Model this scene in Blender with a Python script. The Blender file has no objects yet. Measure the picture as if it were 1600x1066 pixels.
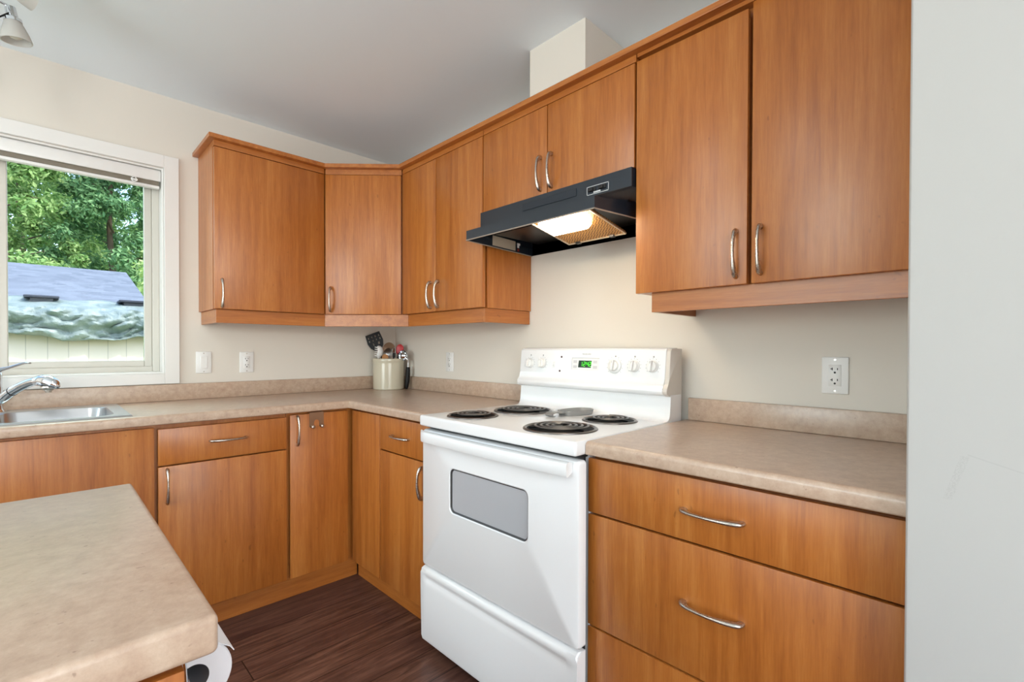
import bpy, bmesh, math, random
from mathutils import Vector, Matrix
random.seed(7)
scn = bpy.context.scene
COL = scn.collection
PI = math.pi

# ------------------------------------------------------------------ camera
def make_camera():
    cd = bpy.data.cameras.new('camera'); cam = bpy.data.objects.new('camera', cd); COL.objects.link(cam)
    yaw, pitch, roll = .7769, -.0102, .0025
    cy, sy, cp, sp = math.cos(yaw), math.sin(yaw), math.cos(pitch), math.sin(pitch)
    f = Vector((sy*cp, cy*cp, sp)); r = Vector((cy, -sy, 0)); u = r.cross(f)
    cr, sr = math.cos(roll), math.sin(roll)
    r2 = r*cr + u*sr; u2 = u*cr - r*sr
    M = Matrix((r2, u2, -f)).transposed().to_4x4()
    M.translation = Vector((-1.7656, -2.9628, 1.1813))
    cam.matrix_world = M
    cd.sensor_width = 36; cd.lens = 746.08/1600*36
    cd.shift_y = 20.16/1600
    cd.clip_start = .02; cd.clip_end = 200
    scn.camera = cam
make_camera()

# ------------------------------------------------------------------ world, sun, daylight, exposure
scn.view_settings.view_transform = 'Standard'; scn.view_settings.look = 'None'
scn.view_settings.gamma = 1; scn.view_settings.use_curve_mapping = False
scn.view_settings.exposure = 0.12
w = bpy.data.worlds.new('world'); scn.world = w; w.use_nodes = True
nt = w.node_tree; bg = nt.nodes['Background']
sky = nt.nodes.new('ShaderNodeTexSky'); sky.sky_type = 'NISHITA'; sky.sun_disc = False
sky.sun_elevation = math.radians(55); sky.sun_rotation = math.radians(150); sky.air_density = 1.2; sky.dust_density = 2
nt.links.new(sky.outputs[0], bg.inputs[0]); bg.inputs[1].default_value = .55

def light(name, kind, loc, energy, color=(1, 1, 1), d=None, size=None, size_y=None, rad=None):
    l = bpy.data.lights.new(name, kind); l.energy = energy; l.color = color
    if kind == 'AREA':
        l.shape = 'RECTANGLE'; l.size = size; l.size_y = size_y
    if rad is not None: l.shadow_soft_size = rad
    o = bpy.data.objects.new(name, l); COL.objects.link(o); o.location = loc
    if d is not None: o.rotation_euler = Vector(d).to_track_quat('-Z', 'Y').to_euler()
    return o
sun = light('sun_light', 'SUN', (0, 0, 8), 2.3, (1, .96, .9), (-.35, .62, -.75)); sun.data.angle = math.radians(1.5)
# daylight coming in through the big openings on the dining side
light('daylight_left_near', 'AREA', (-4.5, -4.4, 1.25), 8, (.93, .98, 1), (1, .05, .28), 1.9, 2.1)
light('daylight_left_far', 'AREA', (-4.5, -1.7, 1.3), 60, (.88, .98, 1), (1, -.02, .40), 1.7, 1.9)
light('daylight_front', 'AREA', (-2.4, -6.0, 1.3), 66, (.96, .98, 1), (0, 1, .25), 2.6, 2.0)
# added green-tinted area light outside, above the window view, to tint the island
light('window_fill_light', 'AREA', (-1.9, 1.25, 3.15), 62, (.74, 1, .90), (0, -.72, -.70), 1.6, 1.2)
# lamp over the island, plus an added unseen fill light behind the camera
light('island_lamp', 'POINT', (-2.12, -1.84, 2.30), 7, (1, .95, .88), rad=.09)
light('rear_fill_light', 'POINT', (-2.6, -4.7, 1.75), 52, (.97, .98, 1), rad=.22)

# ------------------------------------------------------------------ helpers
def srgb(r, g, b):
    f = lambda c: (c/255/12.92 if c/255 <= .04045 else ((c/255+.055)/1.055)**2.4)
    return (f(r), f(g), f(b), 1)
WL = {}
def wl(o): return WL.get(o.name, Vector((0, 0, 0)))
def link_obj(name, bm, m, parent=None, smooth=None):
    bmesh.ops.recalc_face_normals(bm, faces=bm.faces)
    org = wl(parent) if parent else Vector((0, 0, 0))
    if org.length > 0: bmesh.ops.translate(bm, verts=bm.verts, vec=-org)
    me = bpy.data.meshes.new(name)
    if smooth:
        for f in bm.faces: f.smooth = True
        for e in bm.edges:
            if len(e.link_faces) == 2 and e.calc_face_angle(0) > math.radians(smooth): e.smooth = False
    bm.to_mesh(me); bm.free()
    for mm in (m if isinstance(m, (list, tuple)) else [m]): me.materials.append(mm)
    o = bpy.data.objects.new(name, me); COL.objects.link(o)
    if parent: o.parent = parent; WL[o.name] = org
    return o
def single(name, bm, m, loc, smooth=None):
    """a thing that is one mesh, its origin at its base"""
    loc = Vector(loc); bmesh.ops.translate(bm, verts=bm.verts, vec=-loc)
    o = link_obj(name, bm, m, None, smooth); o.location = loc; WL[o.name] = loc
    return o
def thing(name, label, cat, loc=(0, 0, 0), group=None):
    o = bpy.data.objects.new(name, None); COL.objects.link(o); o.location = loc; o.empty_display_size = .1
    WL[o.name] = Vector(loc); o['label'] = label; o['category'] = cat
    if group: o['group'] = group
    return o
def tag(o, label, cat, group=None, kind=None):
    o['label'] = label; o['category'] = cat
    if group: o['group'] = group
    if kind: o['kind'] = kind
    return o
def struct(name, bm, m, parent=None, smooth=None):
    o = link_obj(name, bm, m, parent, smooth)
    if parent is None: o['kind'] = 'structure'
    return o
NB = bmesh.new
def join(bm, t):
    me = bpy.data.meshes.new('tmp'); t.to_mesh(me); t.free(); bm.from_mesh(me); bpy.data.meshes.remove(me)
def box(bm, x0, x1, y0, y1, z0, z1, bev=0, seg=2, M=None, mi=0, edges=None):
    t = NB(); bmesh.ops.create_cube(t, size=1)
    for v in t.verts:
        v.co = Vector((x0+(v.co.x+.5)*(x1-x0), y0+(v.co.y+.5)*(y1-y0), z0+(v.co.z+.5)*(z1-z0)))
    if bev:
        es = t.edges[:] if edges is None else [e for e in t.edges if edges(e)]
        bmesh.ops.bevel(t, geom=es, offset=bev, segments=seg, affect='EDGES', profile=.5, clamp_overlap=True)
    if M is not None: bmesh.ops.transform(t, matrix=M, verts=t.verts)
    for f in t.faces: f.material_index = mi
    join(bm, t)
def prism(bm, poly, axis, a, b, bev=0, seg=2, M=None, mi=0):
    """poly: 2D points in the two other axes (x,y / x,z / y,z), extruded along axis from a to b"""
    def P(p, t):
        return {'x': (t, p[0], p[1]), 'y': (p[0], t, p[1]), 'z': (p[0], p[1], t)}[axis]
    t = NB(); va = [t.verts.new(P(p, a)) for p in poly]; vb = [t.verts.new(P(p, b)) for p in poly]
    n = len(poly); t.faces.new(va); t.faces.new(vb[::-1])
    for i in range(n): t.faces.new((va[i], vb[i], vb[(i+1) % n], va[(i+1) % n]))
    if bev: bmesh.ops.bevel(t, geom=t.edges[:], offset=bev, segments=seg, affect='EDGES', profile=.5, clamp_overlap=True)
    if M is not None: bmesh.ops.transform(t, matrix=M, verts=t.verts)
    for f in t.faces: f.material_index = mi
    join(bm, t)
def tube(bm, pts, rad, n=12, flat=None, cap=True, up=None):
    """sweep a circle (or ellipse: flat=(a,b) factors) along pts; rad: number or list"""
    pts = [Vector(p) for p in pts]; N = len(pts)
    R = rad if isinstance(rad, (list, tuple)) else [rad]*N
    rings = []; prev = None
    for i, p in enumerate(pts):
        t = (pts[min(i+1, N-1)]-pts[max(i-1, 0)]).normalized()
        if prev is None:
            ref = Vector(up) if up else (Vector((0, 0, 1)) if abs(t.z) < .9 else Vector((1, 0, 0)))
            s = t.cross(ref).normalized()
        else:
            s = (prev - t*prev.dot(t)).normalized()
        prev = s; q = s.cross(t)
        fa, fb = flat if flat else (1, 1)
        rings.append([bm.verts.new(p + (s*math.cos(2*PI*k/n)*fa + q*math.sin(2*PI*k/n)*fb)*R[i]) for k in range(n)])
    for i in range(N-1):
        for k in range(n):
            bm.faces.new((rings[i][k], rings[i][(k+1) % n], rings[i+1][(k+1) % n], rings[i+1][k]))
    if cap:
        bm.faces.new(rings[0][::-1]); bm.faces.new(rings[-1])
def lathe(bm, prof, c, axis=(0, 0, 1), n=32, scale=(1, 1), close=False):
    """prof: list of (radius, height) along axis from centre c"""
    ax = Vector(axis).normalized(); q = Vector((0, 0, 1)).rotation_difference(ax); c = Vector(c)
    rings = []
    for r, h in prof:
        if r < 1e-6: rings.append([bm.verts.new(c + q @ Vector((0, 0, h)))])
        else: rings.append([bm.verts.new(c + q @ Vector((r*math.cos(2*PI*k/n)*scale[0], r*math.sin(2*PI*k/n)*scale[1], h))) for k in range(n)])
    pairs = list(zip(rings, rings[1:])) + ([(rings[-1], rings[0])] if close else [])
    for a, b in pairs:
        for k in range(n):
            k2 = (k+1) % n
            if len(a) == 1 and len(b) == 1: continue
            if len(a) == 1: bm.faces.new((a[0], b[k], b[k2]))
            elif len(b) == 1: bm.faces.new((a[k], b[0], a[k2]))
            else: bm.faces.new((a[k], b[k], b[k2], a[k2]))
def spline(ctrl, n=8):
    P = [Vector(c) for c in ctrl]; out = []
    for i in range(len(P)-1):
        p0, p1, p2, p3 = P[max(i-1, 0)], P[i], P[i+1], P[min(i+2, len(P)-1)]
        for k in range(n):
            t = k/n
            out.append(.5*((2*p1)+(p2-p0)*t+(2*p0-5*p1+4*p2-p3)*t*t+(3*p1-p0-3*p2+p3)*t**3))
    out.append(P[-1]); return out
def lerpl(a, n):
    """resample list a to n values"""
    out = []
    for i in range(n):
        t = i/(n-1)*(len(a)-1); j = min(int(t), len(a)-2); out.append(a[j]+(a[j+1]-a[j])*(t-j))
    return out

# ------------------------------------------------------------------ materials
def mat(name, col=(.8, .8, .8, 1), rough=.5, metal=0, spec=.5, coat=0, emis=None, estr=0):
    m = bpy.data.materials.new(name); m.use_nodes = True; b = m.node_tree.nodes['Principled BSDF']
    b.inputs['Base Color'].default_value = col; b.inputs['Roughness'].default_value = rough
    b.inputs['Metallic'].default_value = metal; b.inputs['Specular IOR Level'].default_value = spec
    b.inputs['Coat Weight'].default_value = coat
    if emis: b.inputs['Emission Color'].default_value = emis; b.inputs['Emission Strength'].default_value = estr
    return m
class N:
    def __init__(s, m): s.m = m; s.t = m.node_tree; s.b = s.t.nodes['Principled BSDF']
    def n(s, k, **kw):
        x = s.t.nodes.new(k)
        for a, v in kw.items():
            if a.startswith('i_'):
                key = a[2:].replace('_', ' '); x.inputs[int(key) if key.isdigit() else key].default_value = v
            else: setattr(x, a, v)
        return x
    def l(s, a, b): s.t.links.new(a, b)
    def coords(s, scale=(1, 1, 1), rnd=True, kind='Object'):
        tc = s.n('ShaderNodeTexCoord'); mp = s.n('ShaderNodeMapping'); mp.inputs['Scale'].default_value = scale
        if rnd:
            oi = s.n('ShaderNodeObjectInfo'); ml = s.n('ShaderNodeVectorMath', operation='SCALE'); ml.inputs[0].default_value = (13.1, 7.7, 5.3)
            s.l(oi.outputs['Random'], ml.inputs['Scale']); ad = s.n('ShaderNodeVectorMath', operation='ADD')
            s.l(tc.outputs[kind], ad.inputs[0]); s.l(ml.outputs[0], ad.inputs[1]); s.l(ad.outputs[0], mp.inputs[0])
        else: s.l(tc.outputs[kind], mp.inputs[0])
        return mp.outputs[0]
    def noise(s, vec, scale, detail=3, rough=.5, dist=0):
        x = s.n('ShaderNodeTexNoise'); x.inputs['Scale'].default_value = scale; x.inputs['Detail'].default_value = detail
        x.inputs['Roughness'].default_value = rough; x.inputs['Distortion'].default_value = dist; s.l(vec, x.inputs['Vector']); return x.outputs['Fac']
    def ramp(s, fac, stops):
        x = s.n('ShaderNodeValToRGB'); e = x.color_ramp.elements
        while len(e) < len(stops): e.new(.5)
        for i, (p, c) in enumerate(stops): e[i].position = p; e[i].color = c
        s.l(fac, x.inputs[0]); return x.outputs[0]
    def mix(s, fac, a, b, mode='MIX'):
        x = s.n('ShaderNodeMix', data_type='RGBA', blend_type=mode)
        for v, i in ((fac, 0), (a, 6), (b, 7)):
            if hasattr(v, 'links'): s.l(v, x.inputs[i])
            else: x.inputs[i].default_value = v
        return x.outputs[2]
    def math(s, op, a, b=None):
        x = s.n('ShaderNodeMath', operation=op)
        for i, v in enumerate((a, b)):
            if v is None: continue
            if hasattr(v, 'links'): s.l(v, x.inputs[i])
            else: x.inputs[i].default_value = v
        return x.outputs[0]
    def bump(s, h, strength=.2, dist=.001):
        x = s.n('ShaderNodeBump'); x.inputs['Strength'].default_value = strength; x.inputs['Distance'].default_value = dist
        s.l(h, x.inputs['Height']); s.l(x.outputs[0], s.b.inputs['Normal'])

def wood(name, axis='z', tone=1.0):
    """cherry veneer with straight grain along axis, faint staves and small flecks"""
    m = mat(name, rough=.36, spec=.5, coat=.45); q = N(m); q.b.inputs['Coat Roughness'].default_value = .32
    sc = {'z': (1, 1, .06), 'x': (.06, 1, 1), 'y': (1, .06, 1)}[axis]
    v = q.coords(sc); raw = q.coords((1, 1, 1))
    fine = q.noise(v, 230, 4, .6); mid = q.noise(v, 40, 4, .55, .3); big = q.noise(v, 9, 2, .5)
    sp = q.n('ShaderNodeSeparateXYZ'); q.l(raw, sp.inputs[0])
    u = q.math('ADD', sp.outputs[0], sp.outputs[1]) if axis == 'z' else sp.outputs[2]
    st = q.math('FLOOR', q.math('MULTIPLY', u, 8.6 if axis == 'z' else 3))
    wn = q.n('ShaderNodeTexWhiteNoise', noise_dimensions='1D'); q.l(st, wn.inputs['W'])
    f = q.math('ADD', q.math('MULTIPLY', mid, .5), q.math('MULTIPLY', fine, .28)); f = q.math('ADD', f, q.math('MULTIPLY', big, .22))
    T = lambda c: tuple(x*tone for x in c[:3])+(1,)
    base = q.ramp(f, [(.36, T(srgb(156, 86, 28))), (.5, T(srgb(181, 107, 41))), (.64, T(srgb(197, 127, 59)))])
    base = q.mix(q.math('MULTIPLY', wn.outputs[0], .22), base, T(srgb(150, 82, 26)))
    cl = q.n('ShaderNodeMapping'); cl.inputs['Scale'].default_value = {'z': (1, 1, .45), 'x': (.45, 1, 1), 'y': (1, .45, 1)}[axis]; q.l(raw, cl.inputs[0])
    mott = q.ramp(q.noise(cl.outputs[0], 46, 5, .75), [(.38, (0, 0, 0, 1)), (.62, (1, 1, 1, 1))])
    base = q.mix(q.math('MULTIPLY', mott, .16), base, T(srgb(156, 88, 32)))
    fl = q.noise(cl.outputs[0], 48, 2, .5)
    flm = q.ramp(fl, [(.72, (0, 0, 0, 1)), (.77, (1, 1, 1, 1))])
    base = q.mix(q.math('MULTIPLY', flm, .4), base, T(srgb(104, 52, 18)))
    q.l(base, q.b.inputs['Base Color'])
    q.l(q.math('ADD', q.math('MULTIPLY', mott, .05), q.math('ADD', q.math('MULTIPLY', fine, .10), .32)), q.b.inputs['Roughness'])
    q.bump(fine, .05, .0005)
    return m
WOOD = wood('cherry_veneer'); WOODX = wood('cherry_rail_x', 'x'); WOODY = wood('cherry_rail_y', 'y')

def counter_mat(name, tint=1):
    m = mat(name, rough=.34, spec=.6, coat=.35); q = N(m); q.b.inputs['Coat Roughness'].default_value = .22; v = q.coords((1, 1, 1), rnd=False)
    a = q.noise(v, 38, 6, .7); b = q.noise(v, 240, 3, .6); c = q.noise(v, 7, 3, .5)
    col = q.ramp(a, [(.3, srgb(176, 146, 124)), (.5, srgb(196, 168, 146)), (.7, srgb(212, 188, 166))])
    col = q.mix(q.math('MULTIPLY', b, .35), col, srgb(160, 136, 118))
    col = q.mix(q.math('MULTIPLY', c, .25), col, srgb(190, 172, 150))
    sp = q.ramp(q.noise(v, 90, 2, .5), [(.70, (0, 0, 0, 1)), (.75, (1, 1, 1, 1))])
    col = q.mix(q.math('MULTIPLY', sp, .5), col, srgb(128, 100, 82))
    q.l(col, q.b.inputs['Base Color'])
    h = q.math('ADD', q.noise(v, 70, 4, .6), q.math('MULTIPLY', a, .6))
    q.l(q.math('ADD', q.math('MULTIPLY', a, .15), .27), q.b.inputs['Roughness'])
    q.bump(h, .28, .0016)
    return m
COUNTER = counter_mat('speckled_laminate')

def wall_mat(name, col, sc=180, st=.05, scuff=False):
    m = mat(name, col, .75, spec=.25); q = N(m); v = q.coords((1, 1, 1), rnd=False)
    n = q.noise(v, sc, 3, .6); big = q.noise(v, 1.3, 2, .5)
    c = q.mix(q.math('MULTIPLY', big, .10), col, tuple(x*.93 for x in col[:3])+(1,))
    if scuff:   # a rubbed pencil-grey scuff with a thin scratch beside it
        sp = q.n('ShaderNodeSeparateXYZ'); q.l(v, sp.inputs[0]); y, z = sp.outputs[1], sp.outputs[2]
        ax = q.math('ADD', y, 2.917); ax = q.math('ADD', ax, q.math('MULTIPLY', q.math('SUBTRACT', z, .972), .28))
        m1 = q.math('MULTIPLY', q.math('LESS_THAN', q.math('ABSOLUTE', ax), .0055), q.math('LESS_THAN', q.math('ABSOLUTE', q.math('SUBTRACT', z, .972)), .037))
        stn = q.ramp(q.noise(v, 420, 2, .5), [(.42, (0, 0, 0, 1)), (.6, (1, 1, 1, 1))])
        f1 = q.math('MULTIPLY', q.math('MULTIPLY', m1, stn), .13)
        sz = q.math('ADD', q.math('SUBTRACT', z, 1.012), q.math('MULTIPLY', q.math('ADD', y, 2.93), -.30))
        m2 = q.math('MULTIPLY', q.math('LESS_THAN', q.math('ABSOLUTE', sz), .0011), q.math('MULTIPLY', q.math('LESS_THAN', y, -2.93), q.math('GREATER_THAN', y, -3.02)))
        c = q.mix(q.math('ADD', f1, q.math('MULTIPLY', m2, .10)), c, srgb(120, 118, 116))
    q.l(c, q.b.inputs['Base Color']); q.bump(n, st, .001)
    return m
WALL = wall_mat('cream_wall_paint', srgb(224, 217, 206))
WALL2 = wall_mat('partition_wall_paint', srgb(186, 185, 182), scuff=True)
CEIL = wall_mat('ceiling_paint', srgb(240, 249, 255), 120, .12)
TRIM = mat('white_trim_paint', srgb(232, 230, 226), .4)
VINYL = mat('window_vinyl', srgb(206, 202, 192), .4)
WHITE = mat('white_enamel', srgb(238, 238, 238), .2, coat=.3)
WHITEP = mat('white_plastic', srgb(236, 235, 232), .35)
DRAWLINER = mat('pale_grey_carcass_edge', srgb(196, 196, 198), .5)
DARKGAP = mat('dark_recess', srgb(26, 24, 24), .7)
NICKEL = mat('brushed_nickel', srgb(196, 188, 178), .3, 1)
CHROME = mat('chrome', srgb(222, 224, 228), .09, 1)
STEEL = mat('brushed_steel', srgb(196, 198, 200), .28, 1)
BLACKM = mat('black_hood_enamel', srgb(30, 38, 48), .32, spec=.6)
BLACKIN = mat('black_hood_inside', srgb(24, 22, 22), .35)
COIL = mat('burner_coil_metal', srgb(112, 110, 108), .38, .6)
PAN = mat('black_drip_pan', srgb(9, 9, 9), .6, spec=.15)
RING = mat('dark_trim_ring', srgb(112, 106, 102), .3, .8)
RUBBER = mat('black_nylon', srgb(14, 14, 15), .5, spec=.3)
RED = mat('red_silicone', srgb(190, 24, 34), .35)
WOODSPOON = mat('spoon_wood', srgb(188, 132, 82), .6)
BRONZE = mat('brown_spoon', srgb(138, 108, 84), .35, .3)
CROCK = mat('glazed_stoneware', srgb(206, 198, 176), .18, coat=.4)
PAPER = mat('white_paper', srgb(236, 236, 240), .9, spec=.1)
TUBEC = mat('cardboard_tube', srgb(140, 138, 142), .9)
DISP = mat('dark_display', srgb(12, 40, 10), .2)
GREEN = mat('green_digits', srgb(90, 240, 60), .4, emis=srgb(70, 240, 40), estr=1.6)
MARK = mat('grey_print', srgb(150, 150, 150), .6)
SLOT = mat('outlet_slot', srgb(20, 18, 18), .6)
LENS = mat('lit_lamp_lens', srgb(255, 240, 214), .3, emis=(1, .85, .64, 1), estr=30)
def n_brushed(m, sc):
    q = N(m); v = q.coords(sc); n = q.noise(v, 60, 3, .6); q.l(q.math('ADD', q.math('MULTIPLY', n, .08), .24), q.b.inputs['Roughness'])
n_brushed(NICKEL, (1, 1, 8))
def oven_glass():
    m = mat('oven_window_glass', srgb(150, 152, 156), .12, spec=.6, coat=.5); q = N(m); v = q.coords((1, 1, 1))
    x = q.n('ShaderNodeTexVoronoi', feature='F1'); x.inputs['Scale'].default_value = 330; x.inputs['Randomness'].default_value = 0; q.l(v, x.inputs['Vector'])
    q.l(q.ramp(x.outputs['Distance'], [(.25, srgb(130, 132, 136)), (.4, srgb(182, 184, 188))]), q.b.inputs['Base Color']); return m
OVENGLASS = oven_glass()
def filt_mat():
    m = mat('grease_filter_mesh', srgb(170, 140, 90), .45, .5); q = N(m); v = q.coords((1, 1, 1))
    x = q.n('ShaderNodeTexChecker'); x.inputs['Scale'].default_value = 150
    x.inputs['Color1'].default_value = srgb(214, 160, 86); x.inputs['Color2'].default_value = srgb(110, 70, 26); q.l(v, x.inputs['Vector'])
    q.l(x.outputs[0], q.b.inputs['Base Color']); q.bump(q.noise(v, 500, 2), .5, .001); return m
FILT = filt_mat()
def glass_mat(name, tint=(1, 1, 1, 1)):
    m = bpy.data.materials.new(name); m.use_nodes = True; t = m.node_tree; t.nodes.clear()
    o = t.nodes.new('ShaderNodeOutputMaterial'); tr = t.nodes.new('ShaderNodeBsdfTransparent'); gl = t.nodes.new('ShaderNodeBsdfGlossy')
    tr.inputs[0].default_value = tint; gl.inputs['Roughness'].default_value = .02
    fr = t.nodes.new('ShaderNodeFresnel'); fr.inputs[0].default_value = 1.1; mx = t.nodes.new('ShaderNodeMixShader')
    t.links.new(fr.outputs[0], mx.inputs[0]); t.links.new(tr.outputs[0], mx.inputs[1]); t.links.new(gl.outputs[0], mx.inputs[2]); t.links.new(mx.outputs[0], o.inputs[0])
    return m
GLASS = glass_mat('window_glass', (.97, .99, .98, 1))
def frosted():
    m = mat('frosted_shade_glass', srgb(226, 224, 218), .45); N(m).b.inputs['Transmission Weight'].default_value = .5; return m
FROST = frosted()
def floor_mat():
    m = mat('dark_vinyl_plank', rough=.38, spec=.4); q = N(m); v = q.coords((1, 1, 1), rnd=False)
    br = q.n('ShaderNodeTexBrick'); br.offset = .37; br.inputs['Scale'].default_value = 1; br.inputs['Brick Width'].default_value = 1.22; br.inputs['Row Height'].default_value = .152
    br.inputs['Mortar Size'].default_value = .0022; br.inputs['Mortar Smooth'].default_value = .2; br.inputs['Bias'].default_value = 0
    br.inputs['Color1'].default_value = (0, 0, 0, 1); br.inputs['Color2'].default_value = (1, 1, 1, 1); br.inputs['Mortar'].default_value = (.5, .5, .5, 1); q.l(v, br.inputs['Vector'])
    off = q.n('ShaderNodeVectorMath', operation='SCALE'); off.inputs['Scale'].default_value = 9; q.l(br.outputs['Color'], off.inputs[0])
    ad = q.n('ShaderNodeVectorMath', operation='ADD'); q.l(v, ad.inputs[0]); q.l(off.outputs[0], ad.inputs[1])
    mp = q.n('ShaderNodeMapping'); mp.inputs['Scale'].default_value = (.09, 1, 1); q.l(ad.outputs[0], mp.inputs[0])
    g = q.noise(mp.outputs[0], 26, 6, .65, 1.6); g2 = q.noise(mp.outputs[0], 150, 3, .6)
    f = q.math('ADD', q.math('MULTIPLY', g, .82), q.math('MULTIPLY', g2, .18))
    col = q.ramp(f, [(.36, srgb(68, 44, 37)), (.5, srgb(98, 67, 55)), (.64, srgb(128, 92, 76))])
    tone = q.n('ShaderNodeSeparateColor'); q.l(br.outputs['Color'], tone.inputs[0])
    col = q.mix(q.math('MULTIPLY', tone.outputs[0], .6), col, srgb(72, 44, 42))
    col = q.mix(br.outputs['Fac'], col, srgb(34, 20, 16))
    q.l(col, q.b.inputs['Base Color']); q.l(q.math('ADD', q.math('MULTIPLY', g, .15), .28), q.b.inputs['Roughness']); q.bump(f, .15, .001); return m
FLOOR = floor_mat()
def shingle_mat():
    m = mat('grey_blue_shingles', rough=.9, spec=.1); q = N(m); v = q.coords((1, 1, 1), rnd=False)
    sp = q.n('ShaderNodeSeparateXYZ'); q.l(v, sp.inputs[0]); row = q.math('FLOOR', q.math('MULTIPLY', sp.outputs[1], 9))
    tab = q.math('FLOOR', q.math('ADD', q.math('MULTIPLY', sp.outputs[0], 7), q.math('MULTIPLY', row, .37)))
    cb = q.n('ShaderNodeCombineXYZ'); q.l(row, cb.inputs[0]); q.l(tab, cb.inputs[1]); wn = q.n('ShaderNodeTexWhiteNoise', noise_dimensions='2D'); q.l(cb.outputs[0], wn.inputs['Vector'])
    edge = q.math('LESS_THAN', q.math('FRACT', q.math('MULTIPLY', sp.outputs[1], 9)), .14)
    c = q.mix(wn.outputs[0], srgb(108, 116, 128), srgb(130, 138, 150)); c = q.mix(q.math('MULTIPLY', edge, .45), c, srgb(80, 88, 100))
    c = q.mix(q.math('MULTIPLY', q.noise(v, 40, 4, .7), .4), c, srgb(100, 106, 118)); q.l(c, q.b.inputs['Base Color']); return m
SHINGLE = shingle_mat()
def tarp_mat():
    m = mat('pale_green_tarp', rough=.4, spec=.5); q = N(m); v = q.coords((1, 1, 1), rnd=False)
    c = q.ramp(q.noise(v, 5, 5, .6, .8), [(.3, srgb(112, 128, 126)), (.7, srgb(158, 170, 168))]); q.l(c, q.b.inputs['Base Color'])
    q.bump(q.noise(v, 9, 5, .65, 1.2), .8, .03); return m
TARP = tarp_mat()
def siding_mat():
    m = mat('cream_board_siding', rough=.7); q = N(m); v = q.coords((1, 1, 1), rnd=False); sp = q.n('ShaderNodeSeparateXYZ'); q.l(v, sp.inputs[0])
    fr = q.math('FRACT', q.math('MULTIPLY', sp.outputs[0], 5.5)); ln = q.math('LESS_THAN', fr, .045)
    c = q.mix(q.math('MULTIPLY', ln, .5), srgb(228, 214, 200), srgb(160, 150, 138)); q.l(c, q.b.inputs['Base Color']); return m
SIDING = siding_mat()
def leaf_mat(name, a, b):
    m = mat(name, rough=.55, spec=.3); q = N(m); g = q.n('ShaderNodeNewGeometry')
    v = q.coords((1, 1, 1)); c = q.mix(g.outputs['Random Per Island'], a, b); c = q.mix(q.math('MULTIPLY', q.noise(v, 2, 3), .35), c, tuple(x*.5 for x in a[:3])+(1,))
    q.l(c, q.b.inputs['Base Color']); q.b.inputs['Subsurface Weight'].default_value = 0
    t = q.t; tr = t.nodes.new('ShaderNodeBsdfTranslucent'); q.l(c, tr.inputs[0]); mx = t.nodes.new('ShaderNodeMixShader'); mx.inputs[0].default_value = .4
    out = [n for n in t.nodes if n.type == 'OUTPUT_MATERIAL'][0]; q.l(q.b.outputs[0], mx.inputs[1]); q.l(tr.outputs[0], mx.inputs[2]); q.l(mx.outputs[0], out.inputs[0]); return m
LEAF = [leaf_mat('leaf_mid', srgb(120, 166, 92), srgb(196, 222, 150)), leaf_mat('leaf_deep', srgb(92, 142, 96), srgb(160, 200, 140)), leaf_mat('leaf_bright', srgb(168, 206, 110), srgb(226, 244, 176))]
BARK = mat('bark', srgb(92, 78, 64), .9)
GRASS = mat('grass_ground', srgb(110, 132, 76), .95)

# ------------------------------------------------------------------ setting
FZ = -.035; CZ = 2.456
XL, YF = -4.6, -6.2
b = NB(); box(b, XL-.1, .15, YF-.1, .15, FZ-.12, FZ); struct('floor', b, FLOOR)
b = NB(); box(b, XL-.1, .15, YF-.1, .15, CZ, CZ+.15); struct('ceiling', b, CEIL)
WX0, WX1, WZ0, WZ1 = -2.475, -1.325, 1.053, 2.088   # clear opening of the kitchen window
def wall_with_hole(name, axis, p0, p1, a0, a1, holes, m):
    """axis 'x': wall runs along x at y p0..p1; holes (a,b,z0,z1)"""
    bm = NB()
    def bx(u0, u1, z0, z1):
        if axis == 'x': box(bm, u0, u1, p0, p1, z0, z1)
        else: box(bm, p0, p1, u0, u1, z0, z1)
    u = a0
    for (h0, h1, z0, z1) in sorted(holes):
        bx(u, h0, FZ, CZ); bx(h0, h1, z1, CZ)
        if z0 > FZ: bx(h0, h1, FZ, z0)
        u = h1
    bx(u, a1, FZ, CZ)
    return struct(name, bm, m)
wall_with_hole('wall_back', 'x', 0, .15, XL-.1, .15, [(WX0, WX1, WZ0, WZ1)], WALL)
b = NB(); box(b, 0, .12, YF, 0, FZ, CZ); struct('wall_right', b, WALL)
wall_with_hole('wall_left', 'y', XL-.1, XL, YF, 0, [(-5.4, -3.4, FZ+.02, 2.1), (-2.6, -.8, .4, 2.2)], WALL)
wall_with_hole('wall_front', 'x', YF-.1, YF, XL, 0, [(-3.8, -1.1, .5, 2.2)], WALL)
YP = -2.853
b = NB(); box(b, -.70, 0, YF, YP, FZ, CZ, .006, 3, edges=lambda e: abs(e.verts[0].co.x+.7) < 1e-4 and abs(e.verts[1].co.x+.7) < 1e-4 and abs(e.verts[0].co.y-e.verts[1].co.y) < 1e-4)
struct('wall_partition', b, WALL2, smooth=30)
b = NB(); box(b, -.273, 0, -1.842, -1.55, 2.185, CZ); struct('wall_chase', b, WALL)

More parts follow.
